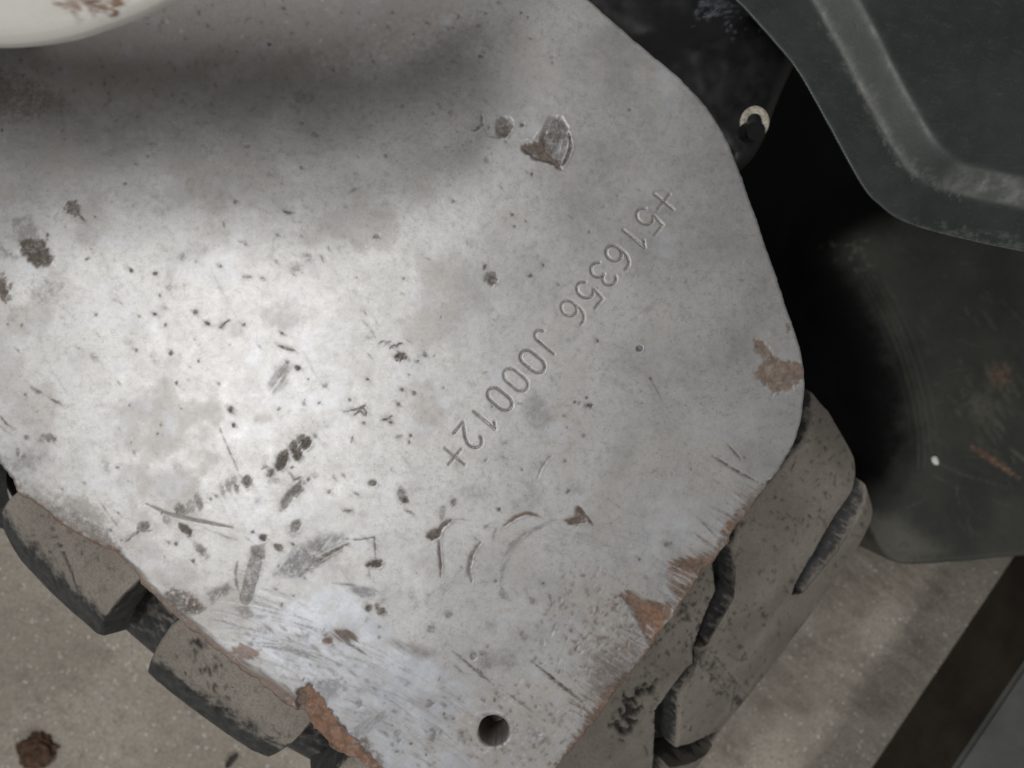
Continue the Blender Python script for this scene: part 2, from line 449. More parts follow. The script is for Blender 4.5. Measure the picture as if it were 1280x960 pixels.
for k in range(26):
    TC.blob(random.uniform(760, 1080), random.uniform(540, 940), random.uniform(5, 16), random.uniform(4, 9), random.uniform(0, 90), 4, 7, grain=.8, pale=random.uniform(.2, .55))
for k in range(60):
    TC.blob(random.uniform(5, 130), random.uniform(650, 770), random.uniform(.6, 1.6), random.uniform(.6, 1.4), 0, .7, 1.2, dark=.7)
for k in range(620):
    x = random.uniform(760, 1090); y = random.uniform(520, 950)
    a = random.uniform(20, 70)
    TC.line([(x, y), (x + random.uniform(2, 8) * math.cos(a), y + random.uniform(2, 8) * math.sin(a)), (x + random.uniform(-4, 8), y + random.uniform(0, 8))], random.uniform(1., 2.), amp=1.2, dark=random.uniform(.3, .8), H=-.4)
for k in range(150):
    t = random.random(); TC.blob(866 + 66 * t + random.gauss(0, 5), 804 + 80 * t + random.gauss(0, 5), random.uniform(1, 3.2), random.uniform(1, 2.4), 40, .8, 2, dark=random.uniform(.4, .85), H=-.5)
for off in (-4, 9):
    TC.line([(866 + off, 806 - off), (900 + off, 848 - off), (934 + off, 888 - off)], 2.4, amp=1.5, grain=1, dark=.7, H=-.7)
    TC.line([(870 + off, 806 - off), (904 + off, 848 - off), (938 + off, 888 - off)], 2.4, amp=1.5, pale=.4, H=.5)
for x, y, rx, ry in ((800, 868, 20, 6), (786, 894, 16, 8), (772, 908, 6, 9), (812, 862, 9, 5), (792, 905, 8, 5)):
    TC.blob(x, y, rx, ry, -32, 2, 7, dark=.95, H=-3)
for k in range(90):
    TC.blob(random.gauss(845, 28), random.gauss(775, 26), random.uniform(.8, 3), random.uniform(.8, 2), -40, .8, 2, dark=.8)
TC.blob(928, 786, 1.6, 1.6, 0, .6, .2, pale=1)

def lug(parent, poly, fine=.0022, depth=.030, bev=.0035, painted=True):
    bm = bmesh.new()
    area2 = sum(poly[i][0] * poly[(i + 1) % len(poly)][1] - poly[(i + 1) % len(poly)][0] * poly[i][1] for i in range(len(poly)))
    if area2 < 0: poly = poly[::-1]
    top = [bm.verts.new((s, w, 0)) for s, w in poly]
    n = len(poly); low = []
    for i in range(n):                                          # walls spread a little towards the casing
        p, a, b = (Vector(poly[k % n]) for k in (i, i - 1, i + 1))
        d = ((p - a).normalized() + (b - p).normalized()); nr = Vector((d.y, -d.x)).normalized()
        low.append(bm.verts.new((p.x + nr.x * .003, p.y + nr.y * .003, -depth)))
    tf = bm.faces.new(top)
    for i in range(n): bm.faces.new((top[i], low[i], low[(i + 1) % n], top[(i + 1) % n]))
    bmesh.ops.bevel(bm, geom=list(tf.edges), offset=bev, segments=3, profile=.6, affect='EDGES', clamp_overlap=True)
    smin, smax = min(p[0] for p in poly), max(p[0] for p in poly)
    wmin, wmax = min(p[1] for p in poly), max(p[1] for p in poly)
    for lo, hi, ax in ((smin, smax, Vector((1, 0, 0))), (wmin, wmax, Vector((0, 1, 0)))):
        st = fine
        for k in range(1, int((hi - lo) / st) + 1):
            bmesh.ops.bisect_plane(bm, geom=bm.verts[:] + bm.edges[:] + bm.faces[:], plane_co=ax * (lo + k * st), plane_no=ax)
    V0 = np.array([v.co[:] for v in bm.verts])
    s, w, h = V0[:, 0], V0[:, 1], V0[:, 2]
    P = tyre_pt(s, w, h + fbm(s * 60, w * 60, 3, 3) * .0014 * (h > -.01))
    px, py = tyre_px(P)
    dust = np.clip(1 + (h + .001) / .006, 0, 1) * (1 - np.clip((drop(w) - .003) / .013, 0, 1) * (w < 0))
    A = np.stack([dust, 0 * dust, 0 * dust, 0 * dust], 1)
    if painted: A[:, 0] *= np.where(w < -.22, .74, 1.)
    if painted:
        for j, k in ((1, 'dark'), (2, 'pale')):
            A[:, j] = TC.sample(k, px, py) * (h > -.008)
        P = tyre_pt(s, w, h + fbm(s * 60, w * 60, 3, 3) * .0014 * (h > -.01) + TC.sample('H', px, py) * .0007 * (h > -.004))
    fs = [[v.index for v in f.verts] for f in bm.faces]
    bm.free()
    return mesh_obj('tread_block', P, fs, M_TYRE, parent, True, A)

def build_tyre():
    root = empty('tyre', (TYRE_C.x, TYRE_C.y, 0))
    root['label'] = 'dusty black rubber tyre with zigzag grooves under the steel plate'; root['category'] = 'tyre'
    hub = Vector((0, 0, .50))
    # casing, turned round the axle
    prof = [(W0 - .012, .262), (W0 - .03, .30), (W0 - .042, .36), (W0 - .034, .40), (W0 - .014, .426), (W0 + .012, .443), (W0 + .035, .457), (W0 + .07, .467),
            (0, .471), (W1 - .03, .469), (W1 - .012, .460), (W1 - .002, .445), (W1 + .012, .41), (W1 + .016, .36), (W1 + .004, .30), (W1 - .01, .262)]
    prof = [p for p in catmull([(a * 1000, b * 1000) for a, b in prof], 9, False)]
    N = 160; V = []; A = []
    for i in range(N):
        ph = 2 * math.pi * i / N
        for w, r in prof:
            w /= 1000; r /= 1000
            u, z = r * math.sin(ph), r * math.cos(ph)
            V.append((u * AX.x + w * WX.x, u * AX.y + w * WX.y, z + .5))
            A.append((np.clip((r - .40) / .06, 0, 1) * .58, 0, 0, 0))
    m = len(prof)
    fs = np.array([(i * m + j, ((i + 1) % N) * m + j, ((i + 1) % N) * m + j + 1, i * m + j + 1) for i in range(N) for j in range(m - 1)])
    mesh_obj('casing', V, fs, M_TYRE, root, True, A)
    # rim closing the casing
    rp = [(W0 - .005, .264), (W0 + .02, .25), (W0 + .06, .23), (-.09, .22), (-.09, .08), (-.09, 0.001)]
    V = []; K = 64
    for i in range(K):
        ph = 2 * math.pi * i / K
        for w, r in rp + [(-.07, .001), (-.07, .22), (W1 - .05, .23), (W1 - .02, .25), (W1 + .002, .264)]:
            u, z = r * math.sin(ph), r * math.cos(ph)
            V.append((u * AX.x + w * WX.x, u * AX.y + w * WX.y, z + .5))
    m = 11
    fs = np.array([(i * m + j, ((i + 1) % K) * m + j, ((i + 1) % K) * m + j + 1, i * m + j + 1) for i in range(K) for j in range(m - 1)])
    mesh_obj('rim', V, fs, M_BLACK, root, True, np.zeros((len(V), 4)))
    def px_lug(P, **k):
        o = lug(root, [to_tyre(x, y) for x, y in P], **k); o.location = hub; return o
    # shoulder bars along the lower left of the plate
    b1 = [(-36, 706), (26, 758), (84, 808), (98, 808), (114, 785), (154, 742), (305, 605), (175, 485), (-10, 641), (-28, 660)]
    for k in (0, -1, -2): px_lug([(x + 207 * k, y + 163 * k) for x, y in b1])
    px_lug([(160, 858), (170, 872), (302, 972), (328, 976), (342, 956), (372, 912), (520, 785), (385, 665), (213, 782)])
    px_lug([(388, 1012), (545, 1125), (650, 1030), (640, 950), (560, 850), (436, 950)])
    # the right half: zigzag bars
    px_lug([(932, 640), (1046, 505), (1063, 527), (1086, 580), (1082, 592), (1036, 652), (990, 732), (986, 748), (1003, 745), (1048, 690),
            (1093, 612), (1096, 640), (1080, 672), (1035, 738), (985, 806), (935, 872), (905, 908), (846, 936), (850, 872), (873, 836), (872, 812), (888, 806), (922, 745), (917, 684)], fine=.0018)
    px_lug([(890, 694), (896, 738), (866, 798), (868, 831), (852, 838), (827, 880), (814, 888), (810, 1010), (690, 1010), (640, 860), (800, 690)], fine=.0018)
    px_lug([(998, 433), (1014, 451), (1007, 470), (940, 560), (880, 600), (860, 520), (950, 430)])
    px_lug([(835, 960), (880, 945), (900, 940), (840, 1030), (832, 1030)], fine=.004)
    # the rest of the ring, below and behind
    gen = None
    for k in range(16):
        s0 = .60 + k * .136
        for half, (wa, wb) in enumerate(((W0 + .004, -.10), (-.085, W1 - .004))):
            if s0 + half * .05 > 2 * math.pi * R - .62: continue
            q = [(0, wa), (.098, wa), (.098, (wa + wb) / 2), (.122, wb), (.03, wb), (0, (wa + wb) / 2)]
            o = lug(root, [(a + s0 + half * .05, b) for a, b in q], fine=.016, painted=False); o.location = hub
    return root
build_tyre()

# ================================================================== the worn steel plate
OUT = catmull([(600, -110), (690, -36), (735, -2), (768, 27), (808, 62), (850, 97), (882, 131), (906, 168), (926, 216), (946, 272), (966, 330), (985, 388),
               (999, 428), (1005.5, 460), (1006, 492), (1002, 524), (994, 552), (979, 580), (957, 610), (930, 648), (900, 689), (852, 754), (802, 828), (760, 882),
               (718, 934), (680, 985), (640, 1045), (605, 1072), (570, 1060), (520, 1016), (478, 975), (446, 953), (418, 938), (398, 918), (378, 893), (362, 884), (330, 860), (282, 824), (242, 790),
               (203, 758), (176, 728), (152, 697), (112, 680), (62, 646), (22, 614), (0, 582), (-50, 545), (-160, 470), (-170, 200), (-170, -110), (200, -120)], 7)
_jx = fbm(np.array([p[0] for p in OUT]) / 14, np.array([p[1] for p in OUT]) / 14, 91, 3)
OUT = [(p[0] + j * 7 * (p[1] > 600), p[1] - j * 7 * (p[1] > 600) * (1 if p[0] < 620 else -1)) for p, j in zip(OUT, _jx)]
C = Canvas(-180, -130, 1060, 1100, ['rust', 'dirt', 'scuff', 'tan', 'H'])
def marks():
    c = C
    # broad tonal wear: brown tan dust towards the top, blue scuffs, faint stains
    w = c.win(-180, -130, 1060, 1100)
    c.put(w, ss(.02, .22, c.big), dict(tan=.34)); c.put(w, ss(.05, .3, fbm(c.X / 34, c.Y / 34, 21, 4)), dict(scuff=.4))
    c.blob(80, 192, 32, 22, 70, 14, 14, tan=.55); c.blob(440, 44, 26, 17, 20, 8, 10, tan=.75)
    c.poly([(190, 80), (330, 40), (420, 60), (400, 100), (260, 120), (190, 110)], 25, 20, tan=.6)
    c.poly([(820, 520), (900, 540), (950, 600), (870, 680), (760, 690), (700, 640)], 30, 24, tan=.3)
    c.poly([(710, 730), (800, 720), (830, 800), (790, 850), (700, 800)], 24, 20, tan=.65)
    c.poly([(520, 880), (700, 850), (760, 870), (690, 960), (520, 990)], 26, 20, tan=.75)
    c.poly([(800, 620), (850, 610), (880, 660), (860, 700), (800, 700)], 16, 14, scuff=.55)
    # big blue-white scrape zone near the lower corner
    c.poly([(320, 770), (430, 730), (500, 800), (575, 850), (600, 880), (560, 900), (600, 960), (520, 990), (440, 930), (400, 880), (300, 810)], 8, 10, 'str', grain=.35, scuff=.95)
    for k in range(150):
        x = random.uniform(300, 590); y = random.uniform(0, 1); y = 760 + (x - 300) * .42 + y * 105
        c.blob(x, y, random.uniform(1, 5), random.uniform(.8, 2.6), 36 + random.gauss(0, 14), 1.2, 3, 'str', grain=.6, **random.choice(({'dirt': .5}, {'dirt': .35}, {'tan': .9}, {'rust': .5}, {'scuff': -.7})))
    c.poly([(330, 795), (380, 770), (460, 790), (560, 870), (590, 890), (500, 880), (400, 830)], 6, 8, 'str', grain=.9, scuff=1)
    for k in range(190):
        x = random.uniform(250, 560); y = 720 + (x - 300) * .55 + random.uniform(0, 110); L = random.uniform(20, 90)
        a = .62 + random.uniform(-.12, .12) - (560 - x) * .0014
        c.line([(x, y), (x + L * .5 * math.cos(a - .1), y + L * .5 * math.sin(a - .1)), (x + L * math.cos(a), y + L * math.sin(a))], random.choice((.8, .9, 1.1, 1.4, 2.6)), amp=1., grain=.8,
               **({'dirt': random.uniform(.12, .45)} if random.random() < .6 else {'scuff': .9, 'tan': -.8}))
    for k in range(45):
        x = random.uniform(660, 760); y = random.uniform(640, 690); L = random.uniform(15, 60); a = .32 + random.uniform(-.1, .1)
        c.line([(x, y), (x + L * math.cos(a), y + L * math.sin(a))], random.uniform(.8, 1.8), grain=.8, dirt=random.uniform(.1, .3))
    for k in range(5):
        c.line([(500 + k * 11, 768 - k * 3), (550 + k * 9, 735 - k * 4), (590 + k * 5, 702 + k * 2)], 1.1, dirt=.3)
    # lower-right edge: rust with streaked fringe
    rr = dict(rust=1, H=-.5)
    c.poly([(838, 702), (868, 696), (892, 690), (905, 688), (860, 752), (846, 748), (832, 718)], 2.5, 7, 'str', rust=1, H=-.6)
    c.poly([(776, 744), (790, 738), (808, 750), (832, 752), (850, 752), (815, 812), (806, 792), (792, 765)], 2.2, 5, 'str', rust=1, H=-1.2)
    c.poly([(805, 752), (835, 768), (828, 795), (816, 806), (806, 790), (800, 765)], 2, 4, tan=1, H=-.4)
    c.poly([(815, 818), (835, 790), (700, 985), (690, 965), (724, 915), (752, 866), (782, 838)], 3, 7, 'str', rust=.95, H=-.5)
    c.poly([(740, 820), (790, 800), (805, 828), (760, 880), (735, 870)], 8, 14, 'str', grain=.5, dirt=.55, rust=.35)
    c.poly([(918, 640), (936, 622), (952, 606), (964, 604), (930, 654), (905, 690), (890, 694), (902, 664)], 2.2, 6, 'str', grain=.6, dirt=.5, rust=.85)
    c.poly([(908, 652), (925, 650), (918, 668), (902, 664)], 2, 3, rust=1, tan=1)
    for k in range(130):
        t = random.random() ** .9; x = 965 - 230 * t; y = 598 + 305 * t + random.gauss(0, 5); L = random.uniform(8, 46)
        a = math.pi + .62 + random.uniform(-.22, .22)
        c.line([(x, y), (x + L * math.cos(a), y + L * math.sin(a))], random.uniform(1, 3), amp=1.2, grain=.5, **random.choice(({'dirt': .65}, {'rust': .75}, {'scuff': .9, 'rust': -.7}, {'dirt': .45, 'scuff': .3})))
    c.line([(891, 570), (918, 587), (955, 606)], 4, dirt=.8, H=-.4); c.line([(910, 556), (918, 565), (927, 575)], 3, dirt=.8, H=-.3)
    c.line([(664, 826), (700, 855), (735, 884)], 2.4, dirt=.9, rust=.4, H=-.5); c.line([(680, 843), (710, 864), (738, 882)], 2, dirt=.75, H=-.4)
    for k in range(500):
        x = random.gauss(758, 38); y = random.gauss(795, 40)
        c.blob(x, y, random.uniform(.7, 2.2), random.uniform(.7, 3.5), 35, .9, 3, **random.choice(({'scuff': .6, 'tan': -.6}, {'dirt': .5}, {'rust': .45}, {'dirt': .35})), H=random.uniform(-.2, .03))
    for k in range(420):
        x = random.gauss(675, 60); y = random.gauss(912, 26)
        c.blob(x, y, random.uniform(.7, 2.), random.uniform(.7, 2.6), 40, .9, 3, **random.choice(({'dirt': .4}, {'dirt': .55}, {'scuff': .6, 'tan': -.6})), H=random.uniform(-.15, .02))
    # patch on the right-hand tip
    c.poly([(940, 424), (955, 424), (966, 444), (978, 450), (1006, 452), (1006, 472), (988, 488), (966, 491), (948, 474), (942, 466), (956, 452), (946, 442)], 1.6, 4, tan=.35, rust=.85, H=-.5)
    c.blob(985, 410, 3, 6, 0, 1, 2, rust=.8); c.blob(960, 462, 5, 5, 0, 2, 2, rust=-.4)
    # lower-left edge: thin rusty lip, worn brown corners and the torn chip
    c.poly([(150, 690), (205, 748), (290, 818), (372, 872), (365, 892), (200, 765), (140, 700)], 2, 5, 'str', rust=.75, tan=.5, H=-.5)
    c.poly([(92, 640), (130, 662), (152, 690), (150, 700), (60, 650), (0, 590), (-10, 560), (10, 592), (40, 622)], 5, 6, tan=.9, dirt=.5, H=-.3)
    c.poly([(200, 742), (216, 734), (240, 742), (258, 760), (250, 768), (226, 768), (214, 758)], 2, 6, 'iso', grain=.9, tan=.9, dirt=.65)
    c.poly([(285, 815), (300, 806), (326, 812), (322, 822), (300, 826)], 2, 5, 'str', tan=1, rust=.6)
    c.poly([(372, 890), (371, 864), (386, 856), (398, 868), (412, 888), (428, 910), (452, 934), (484, 966), (470, 972), (440, 955), (404, 926), (384, 904)], 1.3, 3, rust=1, tan=.85, H=-3.0)
    c.poly([(370, 892), (372, 862), (378, 858), (384, 872), (381, 902)], 1.2, 2, dirt=.75, H=-.6)
    c.blob(428, 912, 3, 6, -20, 1, 2, dirt=.8)
    c.poly([(385, 852), (420, 846), (432, 860), (410, 880)], 4, 6, dirt=.35)
    c.poly([(438, 912), (480, 888), (488, 896), (462, 914), (442, 922)], 3, 6, 'st2', grain=.6, dirt=.5)
    c.blob(455, 935, 7, 12, -40, 2, 5, dirt=.65, rust=.4); c.blob(472, 952, 5, 8, 0, 2, 4, dirt=.55)
    c.poly([(30, 600), (60, 615), (100, 650), (80, 660), (40, 630)], 12, 10, dirt=.3)
    c.poly([(70, 618), (110, 626), (140, 652), (120, 664), (84, 640)], 9, 9, tan=.6, dirt=.25)
    # upper smears and gouges
    c.poly([(12, 272), (38, 268), (48, 292), (62, 318), (64, 328), (48, 333), (30, 322), (16, 296)], 3, 5, 'st2', grain=.5, scuff=.4, dirt=.34, H=-.05)
    c.poly([(24, 300), (50, 296), (65, 320), (62, 331), (46, 333), (28, 320)], 2.4, 4, 'st2', dirt=.78, rust=.55, H=-.25)
    c.blob(2, 362, 8, 16, -10, 2, 3, rust=.8, dirt=.5, H=-.4); c.blob(4, 315, 16, 5, 20, 2, 4, grain=.7, dirt=.4)
    c.blob(90, 258, 7, 13, -32, 1.6, 3, 'st2', grain=.3, dirt=.65, rust=.3, H=-.3); c.line([(96, 266), (102, 272), (108, 280)], 3, dirt=.8)
    c.blob(57, 365, 16, 9, 10, 6, 6, dirt=.25)
    c.line([(602, 143), (603, 155), (594, 162), (590, 162)], 3, dirt=.85, H=-.6); c.line([(604, 158), (609, 170), (625, 173)], 2, dirt=.45)
    c.blob(630, 158, 10, 13, 25, 1.4, 1.6, dirt=.6, scuff=.4, H=-.8); c.blob(629, 163, 8, 7, 10, 1.4, 2, rust=.7, dirt=.6, H=-.3)
    c.poly([(688, 146), (703, 146), (710, 160), (709, 182), (701, 206), (682, 190), (676, 172), (682, 158)], 1.6, 2.5, 'st2', grain=.55, dirt=.72, scuff=.6, H=-1.0)
    c.poly([(653, 182), (662, 178), (674, 178), (682, 166), (684, 190), (698, 200), (702, 212), (692, 206), (672, 200), (656, 190)], 1.4, 2.5, rust=.85, dirt=.62, H=-1.0)
    c.line([(655, 186), (668, 196), (690, 203), (700, 212)], 3.4, dirt=1, H=-.5)
    c.line([(711, 166), (714, 182), (709, 197), (701, 210)], 3.6, dirt=.95, H=-.8)
    for k in range(14):
        x = random.uniform(680, 706); y = random.uniform(150, 175)
        c.line([(x, y), (x - 3, y + 12), (x - 7, y + random.uniform(18, 26))], random.uniform(1, 2.2), amp=1, **random.choice(({'dirt': .95}, {'dirt': .8, 'rust': .5}, {'scuff': .9, 'dirt': -.6})), H=-.25)
    c.line([(650, 175), (668, 172), (678, 160)], 1.6, scuff=.9, H=.3)
    c.blob(653, 156, 2.2, 2.2, 0, .7, .6, dirt=.9, H=-.5)
    c.blob(615, 348, 7.5, 8, 0, 1.4, 2, grain=.35, dirt=.85, H=-.4); c.blob(606, 334, 2, 4, 20, .8, .8, dirt=.9)
    c.blob(472, 295, 3, 3.5, 0, 1, 1, dirt=.85, H=-.4); c.line([(466, 298), (472, 293), (476, 299)], 2, dirt=.7)
    c.blob(500, 445, 6.5, 4.5, 10, 1, 2, dirt=.95, rust=.5, H=-.4)
    for x, y in ((490, 432), (484, 428), (498, 430), (476, 427)): c.line([(x - 3, y + 4), (x, y), (x + 5, y - 1)], 1.8, dirt=.7)
    c.poly([(531, 436), (534, 446), (523, 444), (529, 442)], 1, 2, dirt=.7); c.line([(455, 402), (462, 410), (472, 427)], 1.3, dirt=.35)
    c.line([(438, 513), (450, 511), (458, 506)], 3, dirt=.75, H=-.2); c.line([(442, 519), (450, 513), (456, 519)], 2.6, dirt=.75); c.line([(452, 508), (457, 514), (458, 520)], 2.4, dirt=.7)
    c.line([(476, 525), (484, 524), (490, 520)], 2.4, dirt=.75); c.blob(489, 528, 3.5, 1.8, 0, .8, 1, dirt=.8)
    c.blob(455, 529, 3, 3, 0, 1, 1, dirt=.45); c.blob(502, 487, 3, 2, 0, .8, 1, dirt=.7); c.blob(517, 491, 3, 2.2, 30, .8, 1, dirt=.8)
    c.blob(498, 546, 4, 1.6, -20, .8, .8, dirt=.5)
    c.blob(737, 507, 5, 3, -25, 1, 1.6, dirt=.9, H=-.3); c.blob(733, 497, 1.8, 1.8, 0, .8, .6, dirt=.8); c.blob(706, 520, 2.8, 1.6, 0, .8, .8, dirt=.7)
    c.line([(812, 472), (819, 484), (828, 502)], 3, grain=.4, dirt=.6); c.blob(813, 473, 2, 2, 0, .8, .6, dirt=.8)
    c.poly([(652, 508), (668, 488), (676, 492), (692, 520), (688, 530), (670, 538), (658, 528)], 4, 4, 'st2', grain=.4, dirt=.33, scuff=.35)
    c.blob(800, 435, 8, 7, 0, 2, 1, tan=.5); c.blob(800, 435, 5.4, 5.2, 0, 1, .4, scuff=.8, H=.15); c.blob(799.5, 435.5, 3.4, 3.2, 0, .9, .4, dirt=1, H=-2.2)
    c.line([(672, 598), (678, 582), (686, 572), (690, 570)], 2, dirt=.45, H=-.2)
    c.line([(354, 264), (360, 266), (369, 266)], 3, dirt=.7); c.line([(275, 410), (282, 403), (287, 400)], 2.5, rust=.7, dirt=.4); c.blob(259, 404, 3, 2, 20, .8, 1, dirt=.8)
    c.line([(348, 432), (356, 435), (368, 438)], 3.4, dirt=.7)
    c.poly([(335, 480), (345, 460), (358, 452), (364, 458), (356, 480), (342, 492)], 5, 6, 'st2', grain=1.4, dirt=.34)
    c.blob(372, 460, 3, 3, 0, .9, .8, dirt=.8); c.blob(288, 511, 3, 3.5, 0, .8, .8, dirt=.85); c.blob(292, 532, 2, 2.4, 0, .8, .6, dirt=.85); c.blob(245, 390, 3, 3, 0, 1, 1, dirt=.5)
    c.line([(272, 530), (285, 560), (300, 595)], 1.2, dirt=.4)
    c.line([(38, 484), (46, 489), (54, 491)], 5, amp=1.6, grain=.4, dirt=.65); c.line([(63, 499), (70, 502), (78, 506)], 4, amp=1.5, grain=.4, dirt=.6)
    c.line([(0, 520), (8, 530), (20, 537)], 2, dirt=.7); c.line([(-3, 530), (5, 537), (14, 543)], 1.6, dirt=.6); c.blob(33, 547, 3, 3, 0, 1, 1, dirt=.5)
    c.blob(60, 548, 9, 5, 0, 2, 3, dirt=.55); c.blob(22, 565, 3, 5, 0, 1, 1, dirt=.6); c.blob(28, 573, 3, 6, 20, 1, 1, dirt=.5)
    c.poly([(0, 575), (30, 560), (60, 570), (40, 590), (10, 600)], 12, 9, dirt=.35, scuff=.3)
    for x, y, rx, ry, a in ((75, 117, 3, 7, 15), (262, 133, 3, 8, 20), (315, 138, 5, 4, 0), (366, 132, 4, 5, 0), (380, 122, 14, 8, 0), (372, 140, 3, 3, 0), (190, 180, 5, 3, 0), (228, 128, 3, 3, 0), (327, 72, 5, 3, 30)):
        c.blob(x, y, rx, ry, a, 1.4, 2.5, grain=.5, dirt=.55)
    # stamped scrape marks, left of the middle
    for x, y, rx, ry, a in ((353, 577, 6, 12, 12), (370, 565, 5, 11, -16), (380, 552, 7, 8, -20)):
        c.blob(x, y, rx, ry, a, 1.2, 2.8, 'st2', grain=.25, dirt=.92, rust=.5, H=-.5)
    c.line([(362, 590), (368, 600), (376, 596)], 3, dirt=.6); c.blob(338, 591, 4, 5, 0, 1, 2, dirt=.65)
    for x, y, rx, ry, d in ((309, 602, 6, 7, .75), (294, 607, 3, 9, .6), (286, 610, 3, 8, .5), (278, 614, 2, 7, .45), (248, 629, 4, 9, .45), (238, 633, 4, 6, .45), (224, 637, 6, 8, .6), (179, 658, 8, 6, .65), (207, 649, 5, 6, .35), (232, 640, 7, 3, .5)):
        c.blob(x, y, rx, ry, -15, 1.2, 2.5, 'st2', grain=.5, dirt=d, H=-.2)
    c.line([(156, 678), (168, 668), (180, 660)], 4, grain=.5, dirt=.6); c.line([(160, 670), (175, 664), (190, 663)], 3, grain=.5, dirt=.5)
    c.line([(182, 630), (210, 643), (250, 652), (292, 660)], 4.5, grain=.3, tan=1, dirt=.4, H=-.3); c.line([(255, 660), (285, 672), (300, 676)], 1.4, dirt=.25)
    c.line([(122, 622), (135, 643), (152, 664)], 1.2, dirt=.4)
    c.blob(231, 662, 9.5, 4.6, 40, 1, 1.6, rust=.8, dirt=.55, H=-.6); c.blob(252, 688, 11, 5, 50, 1.6, 2, 'st2', grain=.4, dirt=.5)
    c.blob(329, 672, 4.2, 4.2, 0, .9, .8, dirt=.85, rust=.4, H=-.5); c.blob(316, 665, 2, 2, 0, .8, .5, dirt=.8); c.blob(349, 684, 5, 3, 30, 1, 2, dirt=.55, rust=.4)
    c.poly([(314, 683), (330, 681), (331, 700), (322, 702), (314, 696)], 1.6, 2, grain=.3, dirt=.52, H=-.2)
    c.line([(320, 702), (314, 724), (307, 748)], 16, amp=2.2, taper=False, grain=.35, dirt=.5, H=-.2); c.line([(297, 702), (294, 716), (296, 732), (300, 742)], 4, dirt=.45)
    c.blob(370, 658, 6, 10, 25, 1.2, 1.6, 'st2', grain=.3, dirt=.62, H=-.4)
    c.poly([(350, 638), (352, 622), (366, 606), (376, 600), (378, 612), (372, 618), (366, 622), (358, 634)], 1.6, 3, 'st2', grain=.5, dirt=.62); c.blob(374, 612, 4, 8, 20, 1, 2, dirt=.4, rust=.2)
    c.poly([(342, 718), (360, 690), (400, 670), (428, 668), (424, 680), (398, 698), (376, 724)], 5, 7, 'st2', grain=1.2, dirt=.45, scuff=.6)
    for k in range(12):
        c.line([(344 + k * 4, 718 + random.uniform(-4, 6)), (380 + k * 2, 694 + k), (418 + random.uniform(-10, 20), 670 + k * 1.6)], random.uniform(1, 2.6), amp=1, grain=.6, dirt=random.uniform(.3, .75))
    c.line([(396, 702), (415, 690), (436, 679)], 4, grain=.4, dirt=.65, rust=.2)
    c.line([(428, 674), (450, 675), (468, 672), (469, 686), (470, 702)], 1.8, dirt=.6, H=-.2)
    c.blob(468, 705, 9, 4.5, -8, 1, 2, rust=.9, dirt=.7, H=-.4); c.line([(460, 708), (462, 722)], 2, dirt=.3)
    c.blob(455, 741, 18, 6, 5, 2, 3, 'str', grain=.3, dirt=.42, scuff=.7, H=-.3); c.line([(415, 729), (440, 731), (447, 732)], 1.8, dirt=.4)
    c.blob(461, 760, 4.5, 4, 0, 1, 1.2, dirt=.75, rust=.3); c.blob(475, 763, 6, 4.5, 20, 1, 1.6, dirt=.8, rust=.4); c.blob(472, 756, 3, 3, 0, .8, 1, rust=.6)
    c.blob(411, 800, 7, 6, 20, 1.6, 2, rust=.85, tan=1); c.blob(431, 794, 14, 7, 20, 1.8, 4, 'str', rust=.8, dirt=.35); c.line([(428, 800), (442, 808), (458, 818)], 4, grain=.6, rust=.6, dirt=.3)
    c.poly([(400, 790), (440, 782), (450, 800), (410, 815)], 5, 5, tan=.5)
    c.poly([(485, 800), (520, 806), (545, 818), (530, 824), (500, 812)], 4, 6, 'str', grain=.6, tan=1, dirt=.4)
    c.poly([(290, 758), (310, 756), (320, 772), (306, 774)], 2, 4, grain=.6, tan=.9, dirt=.3); c.poly([(228, 748), (246, 744), (252, 762), (234, 766)], 2, 4, grain=.7, rust=.5, tan=.9)
    c.poly([(258, 742), (286, 728), (292, 738), (264, 756)], 3, 5, 'st2', grain=.9, dirt=.5)
    # middle lower: brown nicks and drips
    c.poly([(532, 672), (540, 662), (552, 662), (550, 672), (540, 676)], 1, 2, rust=.85, dirt=.7, H=-.5); c.line([(546, 668), (554, 656), (564, 650)], 5, dirt=.75, rust=.5, H=-.4)
    c.line([(549, 672), (549, 690), (551, 704), (551, 722)], 2.8, dirt=.75, rust=.6, H=-.3); c.line([(564, 650), (575, 649), (584, 650)], 1.5, dirt=.35); c.line([(548, 684), (552, 704), (552, 724)], 6, amp=1.4, tan=.55)
    c.line([(552, 650), (553, 638), (556, 632)], 8, grain=.4, dirt=.35); c.blob(567, 629, 3.4, 6, 15, 1, 1, dirt=.65); c.blob(502, 619, 5, 9, -10, 1.4, 2, grain=.2, dirt=.62, rust=.2); c.blob(506, 626, 4, 3, 0, 1, 1, dirt=.8, rust=.4)
    c.blob(466, 604, 5, 4, 0, 1, 1, dirt=.7, H=-.3); c.line([(428, 639), (441, 638)], 3, dirt=.6); c.blob(512, 640, 6, 2, 20, .8, 1, dirt=.5); c.blob(445, 617, 4, 1.6, 30, .8, .8, dirt=.6)
    c.line([(600, 678), (590, 692), (586, 710), (590, 728)], 4.4, amp=1.2, dirt=.68, H=-.3); c.line([(599, 680), (593, 688)], 4, rust=.5, dirt=.3)
    c.line([(630, 657), (645, 646), (660, 641), (676, 646)], 4.2, amp=1, rust=.85, dirt=.35, H=-.4); c.line([(628, 658), (648, 644), (664, 642)], 7, tan=.7)
    c.line([(692, 650), (664, 664), (640, 682), (630, 704), (626, 726)], 9, amp=2.5, kind='st2', grain=.9, dirt=.4); c.line([(620, 660), (616, 676)], 3, dirt=.4)
